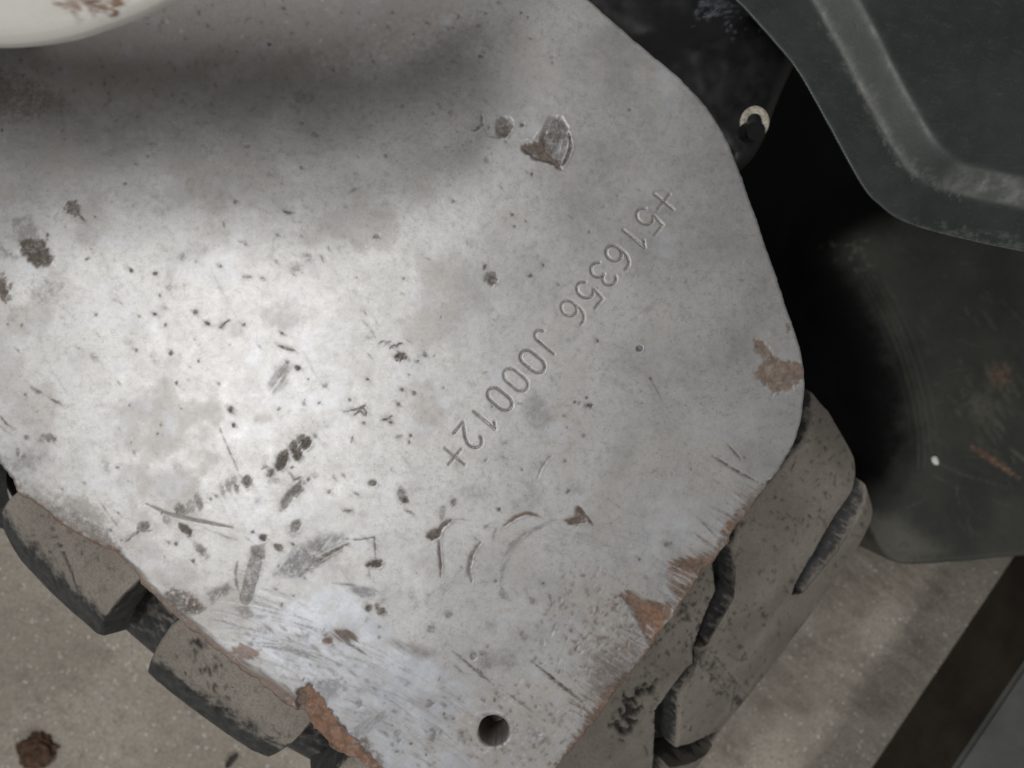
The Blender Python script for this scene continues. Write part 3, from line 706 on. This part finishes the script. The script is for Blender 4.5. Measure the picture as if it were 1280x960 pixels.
    c.poly([(707, 650), (718, 646), (722, 632), (728, 636), (732, 652), (722, 656), (712, 655)], 1, 2, rust=.9, dirt=.55, H=-.5); c.line([(722, 633), (732, 644), (743, 659)], 3.4, dirt=.85, rust=.4, H=-.5)
    c.line([(566, 814), (590, 834), (618, 857)], 3, dirt=.7, rust=.4, H=-.4); c.line([(628, 862), (652, 880), (682, 902)], 2.2, dirt=.6, H=-.3); c.line([(597, 836), (603, 846)], 7, dirt=.7); c.line([(568, 832), (580, 842)], 2.4, dirt=.5)
    c.blob(592, 820, 4.4, 4.4, 0, .8, .6, dirt=.75, H=-.4); c.blob(592, 820, 2.2, 2.2, 0, .8, .4, dirt=-.6); c.blob(604, 817, 7, 4, 0, 1.5, 2, grain=.4, dirt=.6)
    c.blob(610, 828, 14, 11, 0, 4, 6, grain=.6, dirt=.45); c.blob(637, 826, 12, 12, 0, 4, 6, grain=.6, dirt=.4); c.blob(655, 795, 6, 9, -30, 1.6, 3, grain=.5, dirt=.5)
    c.blob(560, 768, 4, 4, 0, 1, 2, dirt=.5); c.blob(538, 786, 5, 5, 0, 1, 3, grain=.5, dirt=.55); c.blob(628, 741, 4, 7, -15, 1, 2, grain=.3, dirt=.55); c.blob(688, 748, 2, 6, -10, 1, 1, dirt=.75); c.blob(679, 729, 2, 2, 0, .8, .5, dirt=.85); c.blob(665, 751, 4, 4, 0, 1, 2, dirt=.5)
    c.blob(834, 680, 4, 5, 0, 1, 2, rust=.6, dirt=.4); c.blob(799, 699, 2.2, 2.2, 0, .8, .5, dirt=.85)
    for x, y in ((539, 880), (536, 880), (541, 922), (498, 926), (449, 880), (543, 915), (497, 918)): c.blob(x, y, 4, 5, 0, 1, 2, grain=.4, dirt=.55, H=-.2)
    c.line([(505, 858), (512, 853)], 2, dirt=.6); c.blob(579, 920, 9, 8, -30, 2, 4, grain=.5, dirt=.4)
    c.poly([(640, 628), (668, 606), (680, 616), (664, 640), (644, 645)], 7, 7, dirt=.22); c.blob(664, 612, 8, 8, 0, 4, 5, grain=.6, dirt=.3); c.blob(592, 616, 20, 9, 20, 6, 7, grain=.5, dirt=.22, scuff=.3)
    c.blob(612, 896, 1, 1, 0, 1, 1, dirt=.1)
    c.line([(590, 897), (600, 891), (618, 889), (632, 894), (640, 904)], 3, amp=1.2, grain=.5, scuff=.9, H=.1)
    # hammered and brown-mottled areas under the white cover, its shadow partly painted in
    c.poly([(-100, -100), (620, -100), (560, 40), (420, 90), (300, 112), (120, 140), (-100, 160)], 30, 22, tan=.75)  # brown mottling that also tints the cover's cast shadow
    c.poly([(-20, 84), (20, 92), (70, 118), (92, 138), (40, 150), (-20, 156)], 9, 9, dirt=.6)  # darkest corner of the cover's shadow, painted into the plate colour
    c.poly([(250, 60), (330, 40), (410, 60), (390, 104), (300, 100), (240, 96)], 18, 20, tan=1, dirt=.12)
    for k in range(260):
        x = random.uniform(0, 640); y = random.uniform(0, 150)
        c.blob(x, y, random.uniform(.7, 2.6), random.uniform(.6, 2.2), random.uniform(0, 90), 1, 3, **random.choice(({'dirt': .45}, {'rust': .5}, {'tan': 1.}, {'scuff': .35, 'tan': -.6})))
    c.poly([(400, 56), (520, 36), (640, 20), (640, 60), (560, 66), (420, 92)], 30, 22, dirt=.16)
    c.poly([(545, 40), (600, 22), (620, 52), (590, 62), (540, 84), (500, 90)], 12, 14, dirt=.26)
    # random specks and pits over everything
    for k in range(400):
        x = random.uniform(-20, 1000); y = random.uniform(-10, 960)
        r = random.choice((.7, .8, .9, 1.1, 1.3, 1.6, 2.1)) * random.uniform(.7, 1.15)
        c.blob(x, y, r, r * random.uniform(.5, 1.6), random.uniform(0, 90), .8, 2.2, dirt=random.uniform(.35, .85), H=-.15)
    for k in range(190):
        x = random.uniform(0, 980); y = random.uniform(60, 940); L = random.uniform(3, 12); a = random.gauss(.7, .8)
        c.line([(x, y), (x + L * math.cos(a), y + L * math.sin(a))], random.uniform(1, 2.2), amp=1.2, grain=.4, dirt=random.uniform(.2, .6))
    for k in range(60):
        x = random.uniform(60, 940); y = random.uniform(100, 900)
        c.blob(x, y, random.uniform(3, 9), random.uniform(3, 7), random.uniform(0, 180), 2, 5, grain=.9, dirt=random.uniform(.12, .32))
    for k in range(90):
        x = random.uniform(0, 950); y = random.uniform(100, 930); L = random.uniform(20, 70); a = random.gauss(.75, .5)
        c.line([(x, y), (x + L * math.cos(a), y + L * math.sin(a))], .9, amp=.5, grain=.5, dirt=random.uniform(.08, .22))
    for k in range(160):
        c.blob(random.uniform(0, 1000), random.uniform(0, 950), random.uniform(.6, 1.2), None, 0, .8, .6, scuff=.7, tan=-.8)
marks()
def smear(ch, n, amt, ax, ay, gate):
    a = C.c[ch]; b = a.copy()
    for k in range(1, n + 1):
        for sg in (1, -1):
            r = np.roll(a, (int(round(k * ay * sg)), int(round(k * ax * sg))), (0, 1))
            b = np.maximum(b, r * amt * (1 - k / (n + 1)) * gate)
    C.c[ch] = b
_g = np.clip(.55 + 2.6 * C.str, 0, 1)
smear('dirt', 7, .5, .8, .6, _g); smear('rust', 5, .5, .8, .6, _g)
def box(a, n):
    for ax in (0, 1):
        c_ = np.cumsum(np.pad(a, [(n + 1, n) if k == ax else (0, 0) for k in (0, 1)], mode='edge'), axis=ax)
        a = (np.take(c_, range(2 * n + 1, c_.shape[ax]), ax) - np.take(c_, range(0, c_.shape[ax] - 2 * n - 1), ax)) / (2 * n + 1)
    return a
_m = np.clip(C.c['dirt'] + C.c['rust'], 0, 1) * (np.clip(-C.c['H'], 0, .5) * 2)
_l = np.clip(np.roll(_m, (2, 2), (0, 1)) - _m, 0, 1)
C.c['H'] += _l * .16; C.c['scuff'] = np.maximum(C.c['scuff'], _l * .8)
_b = box(box(C.c['rust'], 4), 3)
C.c['tan'] = np.maximum(C.c['tan'], np.clip(_b * 1.3, 0, .6) * np.clip(.6 + 2 * C.iso, 0, 1))
_b = box(box(C.c['dirt'], 3), 2)
C.c['dirt'] = np.maximum(C.c['dirt'], np.clip(_b * .5, 0, .3) * np.clip(.5 + 2.4 * C.iso, 0, 1))
_g2 = np.clip(.4 + 2.6 * C.st2, 0, 1) * (C.Y < 700)
smear('dirt', 4, .35, -.5, .85, _g2)
# stamped number: strokes of every character in a unit box
def arc(cx, cy, rx, ry, a0, a1, n=10):
    return [(cx + rx * math.cos(math.radians(a0 + (a1 - a0) * i / n)), cy + ry * math.sin(math.radians(a0 + (a1 - a0) * i / n))) for i in range(n + 1)]
GL = {
    '+': [[(-.05, .5), (1.05, .5)], [(.5, .06), (.5, .94)]],
    '5': [[(.92, 1), (.18, 1), (.10, .56)] + arc(.46, .32, .44, .32, 138, -150, 14)],
    '1': [[(.22, .80), (.52, 1), (.52, 0)]],
    '6': [[(.80, .98)] + arc(.62, .52, .54, .46, 100, 172, 6) + arc(.5, .30, .42, .30, 180, 540, 16)],
    '3': [arc(.44, .76, .40, .24, 150, -90, 10) + arc(.46, .27, .44, .27, 90, -150, 12)],
    'J': [[(.78, 1), (.78, .26)] + arc(.44, .26, .34, .26, 0, -165, 8)],
    '0': [[(.08, .70)] + arc(.5, .70, .42, .30, 180, 0, 8) + arc(.5, .30, .42, .30, 0, -180, 8) + [(.08, .70)]],
    '2': [arc(.48, .70, .42, .30, 165, -20, 9) + [(.70, .40), (.08, 0), (.94, 0)]],
}
RD = np.array((-.636, .771)); UP = np.array((.771, .636)); CH, CW = 35.5, 21.0
TEXT = [('+', 830, 252, 1.), ('5', 811, 275, 1), ('1', 793, 298, 1), ('6', 773, 321, 1), ('3', 754, 343, 1), ('5', 736, 367, 1), ('6', 717, 390, 1),
        ('J', 683, 427, 1), ('0', 666, 452, 1), ('0', 645, 475, 1), ('0', 625, 499, 1), ('1', 606, 525, 1), ('2', 587, 546, 1), ('+', 569, 571, 1.05)]
STROKES = []
DEPTH = []
for g, cx, cy, sc in TEXT:
    L = []; dp = random.uniform(.62, 1.0); DEPTH.append(dp)
    for st in GL[g]:
        L.append([tuple(np.array((cx, cy)) + RD * (x - .5) * CW * sc + UP * (y - .5) * CH * sc) for x, y in st])
    STROKES.append(L)
    for p in L:
        C.line(p, 2.6, .9, 0, False, H=-.62 * dp)
        q = [(x + 1.9, y + 1.6) for x, y in p]
        C.line(q, 1.8, .8, .5, False, H=.07 * dp, scuff=.4)  # raised lip of the stamp, its highlight also painted lighter
        C.line(p, 4.6, 1.2, .8, False, dirt=.2)

def plate_h(x, y, s):
    h = C.sample('H', x, y) * .0006 + fbm(x / 130, y / 130, 31, 3) * .0008 + fbm(x / 16, y / 16, 33, 3) * .00006
    e = np.clip(-s / 4.0, 0, 1)                                  # rolled edge, rougher along the lower left
    rough = fbm(x / 9, y / 9, 41, 3)
    h -= (.0016 + .0012 * np.clip(rough * 3, -.6, 1.5)) * (1 - np.sqrt(1 - (1 - e) ** 2 * .96))
    return h
def plate_a(x, y, s):
    A = np.stack([C.sample(k, x, y) for k in ('rust', 'dirt', 'scuff', 'tan')], 1)
    lowleft = ss(560, 640, y) * (x < 640); lowright = ss(600, 650, y) * (x >= 640)
    n = fbm(x / 6, y / 6, 43, 3)
    lip = 1 - ss(2.5, 6.5, -s + n * 8)
    hole = np.hypot(x - 617, y - 914) < 26
    A[:, 0] = np.maximum(A[:, 0], lip * np.maximum(lowleft * .9, lowright * .9) * ~hole)
    A[:, 2] = np.maximum(A[:, 2], lip * .5 * (y < 560))
    return np.clip(A, 0, 1)
ST = 1.12
xs = np.concatenate([np.arange(-172, -8, 6), np.arange(-8, 1010, ST)])
ys = np.concatenate([np.arange(-128, -8, 6), np.arange(-8, 968, ST), np.arange(968, 1084, 5)])
plate = sheet('steel_plate', OUT, ZP, xs, ys, M_PLATE, .030, plate_h, plate_a, holes=[(617, 914, 19)], edge_attr=(.85, .3, 0, .4))
tag(plate, 'worn pale grey steel plate with rounded corners and a stamped number', 'steel plate')

def stamped():
    for L, dp in zip(STROKES, DEPTH):
        V = []; Fc = []
        for p in L:
            P = np.array(p, float)
            closed = np.hypot(*(P[0] - P[-1])) < .5
            n = len(P)
            for i in range(n):
                a = P[i - 1] if i else (P[-2] if closed else P[0]); b = P[i + 1] if i < n - 1 else (P[1] if closed else P[-1])
                d = b - a; d /= np.hypot(*d) + 1e-9; nr = np.array((-d[1], d[0]))
                for o, h in ((-1.25, -.02), (-.6, -.24), (0, -.32), (.6, -.24), (1.25, -.02)):
                    q = P[i] + nr * o; base = fbm(np.array([q[0] / 130]), np.array([q[1] / 130]), 31, 3)[0] * .0008
                    x, y, z = world(q[0], q[1], ZP); V.append((x, y, ZP + base + h * .0009 * dp))
            k0 = len(V) - n * 5
            for i in range(n - 1):
                for j in range(4): Fc.append((k0 + i * 5 + j, k0 + i * 5 + j + 1, k0 + i * 5 + 5 + j + 1, k0 + i * 5 + 5 + j))
        o = mesh_obj('stamped_character', np.array(V) - np.array(plate.location), Fc, M_GROOVE, plate)
stamped()

# ================================================================== dark body panel, upper right
def d_polyline(x, y, P):
    best = np.full(x.shape, 1e9); side = np.zeros(x.shape)
    for i in range(len(P) - 1):
        d, qx, qy, t = seg_d(x, y, P[i], P[i + 1]); m = d < best
        c = (P[i + 1][0] - P[i][0]) * (y - P[i][1]) - (P[i + 1][1] - P[i][1]) * (x - P[i][0])
        side = np.where(m, np.sign(c), side); best = np.where(m, d, best)
    return best * side
RIB = catmull([(960, -110), (1030, -10), (1064, 52), (1098, 118), (1128, 172), (1156, 208), (1196, 228), (1290, 248), (1420, 270)], 5, False)
PN = catmull([(850, -130), (905, -20), (932, 12), (966, 50), (1000, 92), (1040, 164), (1078, 232), (1100, 256), (1128, 276), (1185, 294), (1290, 316), (1440, 340), (1450, 100), (1450, -130)], 8)
PC = Canvas(840, -140, 1460, 360, ['w', 'g', 'r'])
for k in range(260):
    t = random.random(); i = int(t ** .8 * (len(RIB) - 40)); x, y = RIB[i]
    x += random.gauss(-17, 4); y += random.gauss(2, 4)
    PC.line([(x, y), (x + random.uniform(2, 9), y + random.uniform(2, 14))], random.uniform(1, 2.6), amp=1.5, grain=.6, w=random.uniform(.25, .9))
for k in range(120):
    x = random.uniform(1100, 1280); y = 282 + (x - 1120) * .16 + random.gauss(0, 7)
    PC.blob(x, y, random.uniform(1, 6), random.uniform(.7, 2), 12, 1, 2.5, w=random.uniform(.15, .6))
for k in range(220):
    x = random.uniform(930, 1280); y = random.uniform(0, 300); L = random.uniform(4, 26)
    PC.line([(x, y), (x + L, y + random.uniform(-3, 8))], 1.1, grain=.6, w=random.uniform(.08, .3))
def pn_h(x, y, s):
    d = d_polyline(x, y, RIB)                                   # positive on the flange side
    e = np.clip(-s / 5, 0, 1)
    sp = lambda v: np.maximum(v, 0) + np.log1p(np.exp(-np.abs(v) / 2.2)) * 2.2
    h = .0125 * (1 - (sp(d + 17) - sp(d - 17)) / 34)
    return h - .0005 * (1 - np.sqrt(1 - (1 - e) ** 2 * .98)) + fbm(x / 90, y / 90, 51, 3) * .002
def pn_a(x, y, s):
    A = np.stack([PC.sample('w', x, y), 0 * x, 0 * x, 0 * x], 1); return A
panel = sheet('body_panel', PN, 1.045, np.arange(845, 1455, 2.2), np.arange(-135, 345, 2.2), M_PANEL, .0012, pn_h, pn_a)
tag(panel, 'dark grey green painted body panel with a raised curved rib', 'body panel')

# ================================================================== lower side panel with scrape rings
FC = Canvas(840, -60, 1480, 760, ['w', 'g', 'r'])
ARC = catmull([(1420, 230), (1200, 270), (1130, 284), (1082, 298), (1066, 316), (1080, 345), (1108, 390), (1130, 450), (1144, 510), (1146, 560), (1128, 605), (1085, 640)], 5, False)
for off, v in ((0, .45), (7, .35), (14, .3), (-8, .22), (24, .16)):
    FC.line(catmull([(1078 + off, 345), (1112 + off, 412), (1135 + off, 478), (1146 + off, 530), (1148 + off * 1.2, 585)], 6, False), 3.4, 1.6, 1.2, grain=.5, w=v)
for k in range(60):
    x = random.gauss(1238, 22); y = random.gauss(485, 34)
    L = random.uniform(4, 26)
    FC.line([(x, y), (x + L * .6, y + L)], random.uniform(1.5, 5), amp=2, grain=.5, w=random.uniform(.15, .5))
FC.blob(1250, 470, 16, 15, 0, 5, 7, grain=.9, r=.45); FC.blob(1225, 510, 12, 18, -40, 5, 7, grain=.5, w=.5)
FC.line([(1215, 558), (1240, 574), (1275, 598)], 7, amp=2.5, grain=.4, r=.9, w=.3); FC.line([(1262, 560), (1290, 582)], 4, grain=.4, w=.6)
FC.line([(1150, 568), (1200, 592), (1260, 610)], 2, grain=.4, w=.35)
for k in range(90):
    x = random.uniform(1100, 1280); y = random.uniform(300, 690); L = random.uniform(5, 40); a = random.gauss(.6, .4)
    FC.line([(x, y), (x + L * math.cos(a), y + L * math.sin(a))], random.uniform(1, 2.5), grain=.6, w=random.uniform(.08, .35))
FC.poly([(1085, 640), (1120, 650), (1180, 690), (1130, 706), (1100, 690)], 10, 9, grain=.5, w=.55)
for k in range(24):
    FC.blob(random.gauss(1066, 16), random.gauss(312, 16), random.uniform(1, 3.5), random.uniform(1, 2), random.uniform(0, 90), 1, 2, w=random.uniform(.3, .9), g=-.9)
FN = catmull([(880, -40), (980, -40), (1420, 120), (1460, 400), (1460, 690), (1280, 696), (1200, 703), (1126, 705), (1100, 686), (1084, 654), (1040, 570), (985, 480), (930, 340), (890, 120)], 8)
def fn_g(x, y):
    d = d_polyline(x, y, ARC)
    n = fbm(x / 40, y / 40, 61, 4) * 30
    return ss(-26, 30, d + n)  # mask of the cavity's shade, painted black beyond the arc
def fn_h(x, y, s):
    d = d_polyline(x, y, ARC); e = np.clip(-s / 9, 0, 1)
    return -.05 * ss(0, 90, d) + fbm(x / 100, y / 100, 63, 3) * .008 - .006 * (1 - np.sqrt(1 - (1 - e) ** 2 * .98))
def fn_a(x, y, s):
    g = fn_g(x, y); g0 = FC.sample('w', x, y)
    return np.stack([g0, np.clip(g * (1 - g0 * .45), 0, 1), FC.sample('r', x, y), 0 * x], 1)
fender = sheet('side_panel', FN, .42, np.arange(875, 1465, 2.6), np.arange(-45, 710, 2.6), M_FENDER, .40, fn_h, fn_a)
tag(fender, 'scratched dark olive lower panel with curved rub marks and cavity shade painted black', 'side panel')

# ================================================================== black casting with bolt behind the plate
def build_casting():
    root = empty('black_bracket', (0.16, .2, .93))
    tag(root, 'glossy black bracket with flaking paint and a pale washer behind the plate', 'bracket')
    BO = catmull([(640, -140), (930, -140), (985, -20), (1012, 40), (992, 92), (978, 128), (966, 162), (944, 196), (916, 206), (880, 170), (800, 120), (700, 60), (630, -40)], 8)
    BC = Canvas(620, -150, 1030, 230, ['w', 'g', 'r'])
    for k in range(80):
        BC.blob(random.gauss(888, 10), random.gauss(17, 9), random.uniform(1, 4.5), random.uniform(1, 3), random.uniform(0, 90), 1, 2.5, w=random.uniform(.5, 1))
    for k in range(40):
        BC.blob(random.gauss(905, 22), random.gauss(36, 12), random.uniform(.8, 2), None, 0, 1, 1.5, w=random.uniform(.3, .8))
    BC.blob(895, 3, 5, 4, 0, 1, 2, r=1)
    def bh(x, y, s):
        e = np.clip(-s / 26, 0, 1)
        ridge = .022 * np.exp(-(((x - 945) * .5 + (y - 40) * .85) / 48) ** 2)
        return ridge - .02 * (1 - np.sqrt(1 - (1 - e) ** 2 * .98)) + fbm(x / 50, y / 50, 71, 3) * .004
    def ba(x, y, s):
        return np.stack([BC.sample('w', x, y), 0 * x, BC.sample('r', x, y), 0 * x], 1)
    b = sheet('bracket_body', BO, .985, np.arange(625, 1020, 2.5), np.arange(-145, 212, 2.5), M_BRK, .06, bh, ba)
    b.parent = root; b.location = Vector(b.location) - Vector(root.location)
    # washer
    wx, wy, _ = world(941, 154, .982)
    bm = bmesh.new(); N = 40; k = (ZC - .982) / F; prof = [(9.5, 0), (9.5, 6), (10.5, 7), (17.5, 7), (19, 5.5), (19, 0)]
    rings = []
    for i in range(N):
        a = 2 * math.pi * i / N
        rings.append([bm.verts.new((r * k * math.cos(a), r * 1.05 * k * math.sin(a), h * .0006)) for r, h in prof])
    for i in range(N):
        for j in range(len(prof) - 1): bm.faces.new((rings[i][j], rings[(i + 1) % N][j], rings[(i + 1) % N][j + 1], rings[i][j + 1]))
    bmesh.ops.recalc_face_normals(bm, faces=bm.faces)
    o = bm_obj('washer', bm, M_CREAM, root); o.location = Vector((wx, wy, .982)) - Vector(root.location); o.rotation_euler = (.10, .05, 0)
    # black bolt head covering the lower side of the washer
    px, py, _ = world(939, 166, .99)
    bm = bmesh.new()
    bmesh.ops.create_cone(bm, cap_ends=True, segments=28, radius1=.0068, radius2=.0062, depth=.012)
    o = bm_obj('bolt', bm, M_BRK, root, False); o.location = Vector((px, py, .992)) - Vector(root.location); o.rotation_euler = (.28, .08, .3)
M_BRK = mat_paint('black_bracket_paint', (.004, .004, .0045), (.008, .008, .009), .42, (.10, .11, .13), .0, .06)
build_casting()

# ================================================================== white rounded cover, upper left (close to the camera)
def build_cover():
    root = empty('white_cover', world(60, -210, ZP + .12))
    tag(root, 'off white rounded metal cover with rust spots above the plate', 'cover')
    zt = ZP + .150; k = (ZC - zt) / F
    # outline at its widest, photo pixels seen at that height
    P = catmull([(-900, -60), (-860, 30), (-760, 58), (-500, 58), (-200, 56), (-40, 54), (25, 52), (85, 43), (132, 28), (175, 12), (218, -9), (290, -38), (350, -76), (400, -130), (430, -220), (420, -360), (290, -330), (-200, -350), (-700, -340), (-880, -220)], 9)
    P = np.array([world(x, y, zt)[:2] for x, y in P]); n = len(P)
    c = P.mean(0)
    V = []; rows = [(.45, .019), (.72, .0185), (.80, .0175), (.86, .015), (.91, .0115), (.95, .007), (.98, .003), (.995, 0.), (1.0, -.003), (.985, -.008), (.95, -.0125), (.89, -.016), (.78, -.019), (.60, -.021), (.4, -.021)]
    rows = [(f / 1000, h / 10000) for f, h in catmull([(f * 1000, h * 10000) for f, h in rows], 14, False)]
    d = np.hypot(*(P - c).T)
    A = []
    CC = Canvas(-20, -20, 260, 80, ['w', 'r'])
    for q in range(150):
        CC.blob(random.gauss(118, 17), random.gauss(4, 7), random.uniform(1, 4.5), random.uniform(1, 3), random.uniform(0, 180), 1, 2.6, r=random.uniform(.35, .95))
    [CC.blob(random.uniform(0, 200), random.uniform(0, 52), random.uniform(.7, 2.2), random.uniform(.7, 2), 0, 1, 2, w=random.uniform(.2, .8)) for q in range(70)]
    CC.poly([(-20, 30), (60, 34), (140, 18), (220, -14), (230, 10), (140, 44), (20, 64), (-20, 64)], 10, 12, w=.35)
    CC.blob(144, 4, 7, 12, 20, 2, 4, r=1); CC.blob(92, 4, 16, 7, 10, 5, 5, grain=.5, r=.8); CC.blob(76, 10, 22, 11, 0, 6, 8, grain=.5, w=.6); CC.blob(98, 24, 5, 4, 0, 2, 2, r=.35)
    nn = 0
    for f, h in rows:
        inset = (1 - f) * .20 if f > .9 else .02 + (.9 - f) * .10
        for i in range(n):
            q = c + (P[i] - c) * (1 - inset / d[i] * 1.0) if f > .5 else c + (P[i] - c) * f
            V.append((q[0], q[1], zt + h))
            kk = F / (ZC - zt - h); X = q[0] * kk + 640; Y = 480 - q[1] * kk
            inn = 0 <= X + 20 and X < 260 and -20 < Y < 80
            A.append((0, 0, 0, 0))
    m = len(rows)
    # dense skin: subdivide rows so the rust spots have room
    bm = bmesh.new(); bv = [bm.verts.new(v) for v in V]
    for r in range(m - 1):
        for i in range(n):
            bm.faces.new((bv[r * n + i], bv[(r + 1) * n + i], bv[(r + 1) * n + (i + 1) % n], bv[r * n + (i + 1) % n]))
    bm.faces.new(bv[:n]); bm.faces.new(list(reversed(bv[-n:])))
    bmesh.ops.recalc_face_normals(bm, faces=bm.faces)
    vis = [f for f in bm.faces if len(f.verts) == 4 and any((-30 < v.co.x * F / (ZC - v.co.z) + 640 < 260) and (480 - v.co.y * F / (ZC - v.co.z) > -30) for v in f.verts)]
    ed = list({e for f in vis for e in f.edges})
    bmesh.ops.subdivide_edges(bm, edges=ed, cuts=2, use_grid_fill=True, smooth=.0)
    W_ = np.array([v.co[:] for v in bm.verts]); fs = [[v.index for v in f.verts] for f in bm.faces]
    bm.verts.index_update(); fs = [[v.index for v in f.verts] for f in bm.faces]; bm.free()
    X = W_[:, 0] * F / (ZC - W_[:, 2]) + 640; Y = 480 - W_[:, 1] * F / (ZC - W_[:, 2])
    ok = (X > -19) & (X < 258) & (Y > -19) & (Y < 78)
    A = np.stack([CC.sample('w', X, Y) * ok, 0 * X, CC.sample('r', X, Y) * ok, 0 * X], 1)
    mesh_obj('cover_shell', W_ - np.array(root.location), fs, M_WHITE, root, True, A)
    # the post it is bolted to, standing on the plate
    bm = bmesh.new(); bmesh.ops.create_cone(bm, cap_ends=True, segments=32, radius1=.015, radius2=.015, depth=.130)
    o = bm_obj('mounting_post', bm, M_BLACK, root); o.location = Vector((-.272, .196, ZP + .064)) - Vector(root.location)
build_cover()

# ================================================================== grey box ledge, lower right
def build_box():
    a = np.array(world(1265, 700, 0.)[:2]); b = np.array(world(1090, 960, 0.)[:2])
    d = (b - a) / np.hypot(*(b - a)); n = np.array((-d[1], d[0]))
    if n @ a < 0: n = -n
    root = empty('metal_step', (a[0], a[1], 0)); tag(root, 'dirty grey metal step on the floor, its side shade painted brown', 'step')
    bm = bmesh.new(); H = .178
    c0, c1 = a - d * .6, b + d * .6
    pts = [c0, c1, c1 + n * .5, c0 + n * .5]
    lo = [bm.verts.new((p[0] - a[0], p[1] - a[1], 0)) for p in pts]; hi = [bm.verts.new((p[0] - a[0], p[1] - a[1], H)) for p in pts]
    bm.faces.new(hi); bm.faces.new(list(reversed(lo)))
    for i in range(4): bm.faces.new((lo[i], lo[(i + 1) % 4], hi[(i + 1) % 4], hi[i]))
    bmesh.ops.recalc_face_normals(bm, faces=bm.faces)
    te = [e for e in bm.edges if all(v.co.z > .1 for v in e.verts)]
    bmesh.ops.bevel(bm, geom=te, offset=.006, segments=3, affect='EDGES')
    side = mat_paint('shaded_side_brown', (.022, .018, .013), (.052, .042, .030), .6, (.085, .07, .05), .45, .4)  # darker brown copy that paints in the shade on the step's side
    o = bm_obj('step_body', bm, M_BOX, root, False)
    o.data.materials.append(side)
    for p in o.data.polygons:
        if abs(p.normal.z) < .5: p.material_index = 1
build_box()

# ================================================================== small loose things
def lump(name, loc, rx, ry, rz, mat, seed, label, cat, rough=.35, rot=0, sub=4):
    bm = bmesh.new(); bmesh.ops.create_icosphere(bm, subdivisions=sub, radius=1)
    for v in bm.verts:
        n = fbm(np.array([v.co.x * 1.7 + 5 * v.co.z]), np.array([v.co.y * 1.7 + 3]), seed, 4)[0]
        v.co *= 1 + n * rough * 2 + (fbm(np.array([v.co.x * 4]), np.array([v.co.y * 4 + v.co.z * 3]), seed + 9, 3)[0]) * rough
        v.co.x *= rx; v.co.y *= ry; v.co.z = max(v.co.z, -.35) * rz
    o = bm_obj(name, bm, mat); o.location = loc; o.rotation_euler = (0, 0, rot)
    tag(o, label, cat); return o
x, y, _ = world(45, 941, .01); lump('mud_clod', (x, y, .006), .029, .026, .016, M_MUD, 86, 'crumbly brown mud clod lying on the concrete floor', 'mud clod', .75, .4, 5)
x, y, _ = world(289, 951, .004); lump('debris_chip', (x, y, .003), .016, .006, .005, M_DARKBIT, 83, 'thin dark scrap on the floor beside the tyre', 'debris', .5, .9, 3)
x, y, _ = world(1170, 576, .425); lump('paint_chip', (x, y, .4225), .0065, .0040, .0022, M_CHIP, 85, 'tiny white paint chip lying on the dark lower panel', 'paint chip', .5, 2.2, 3)
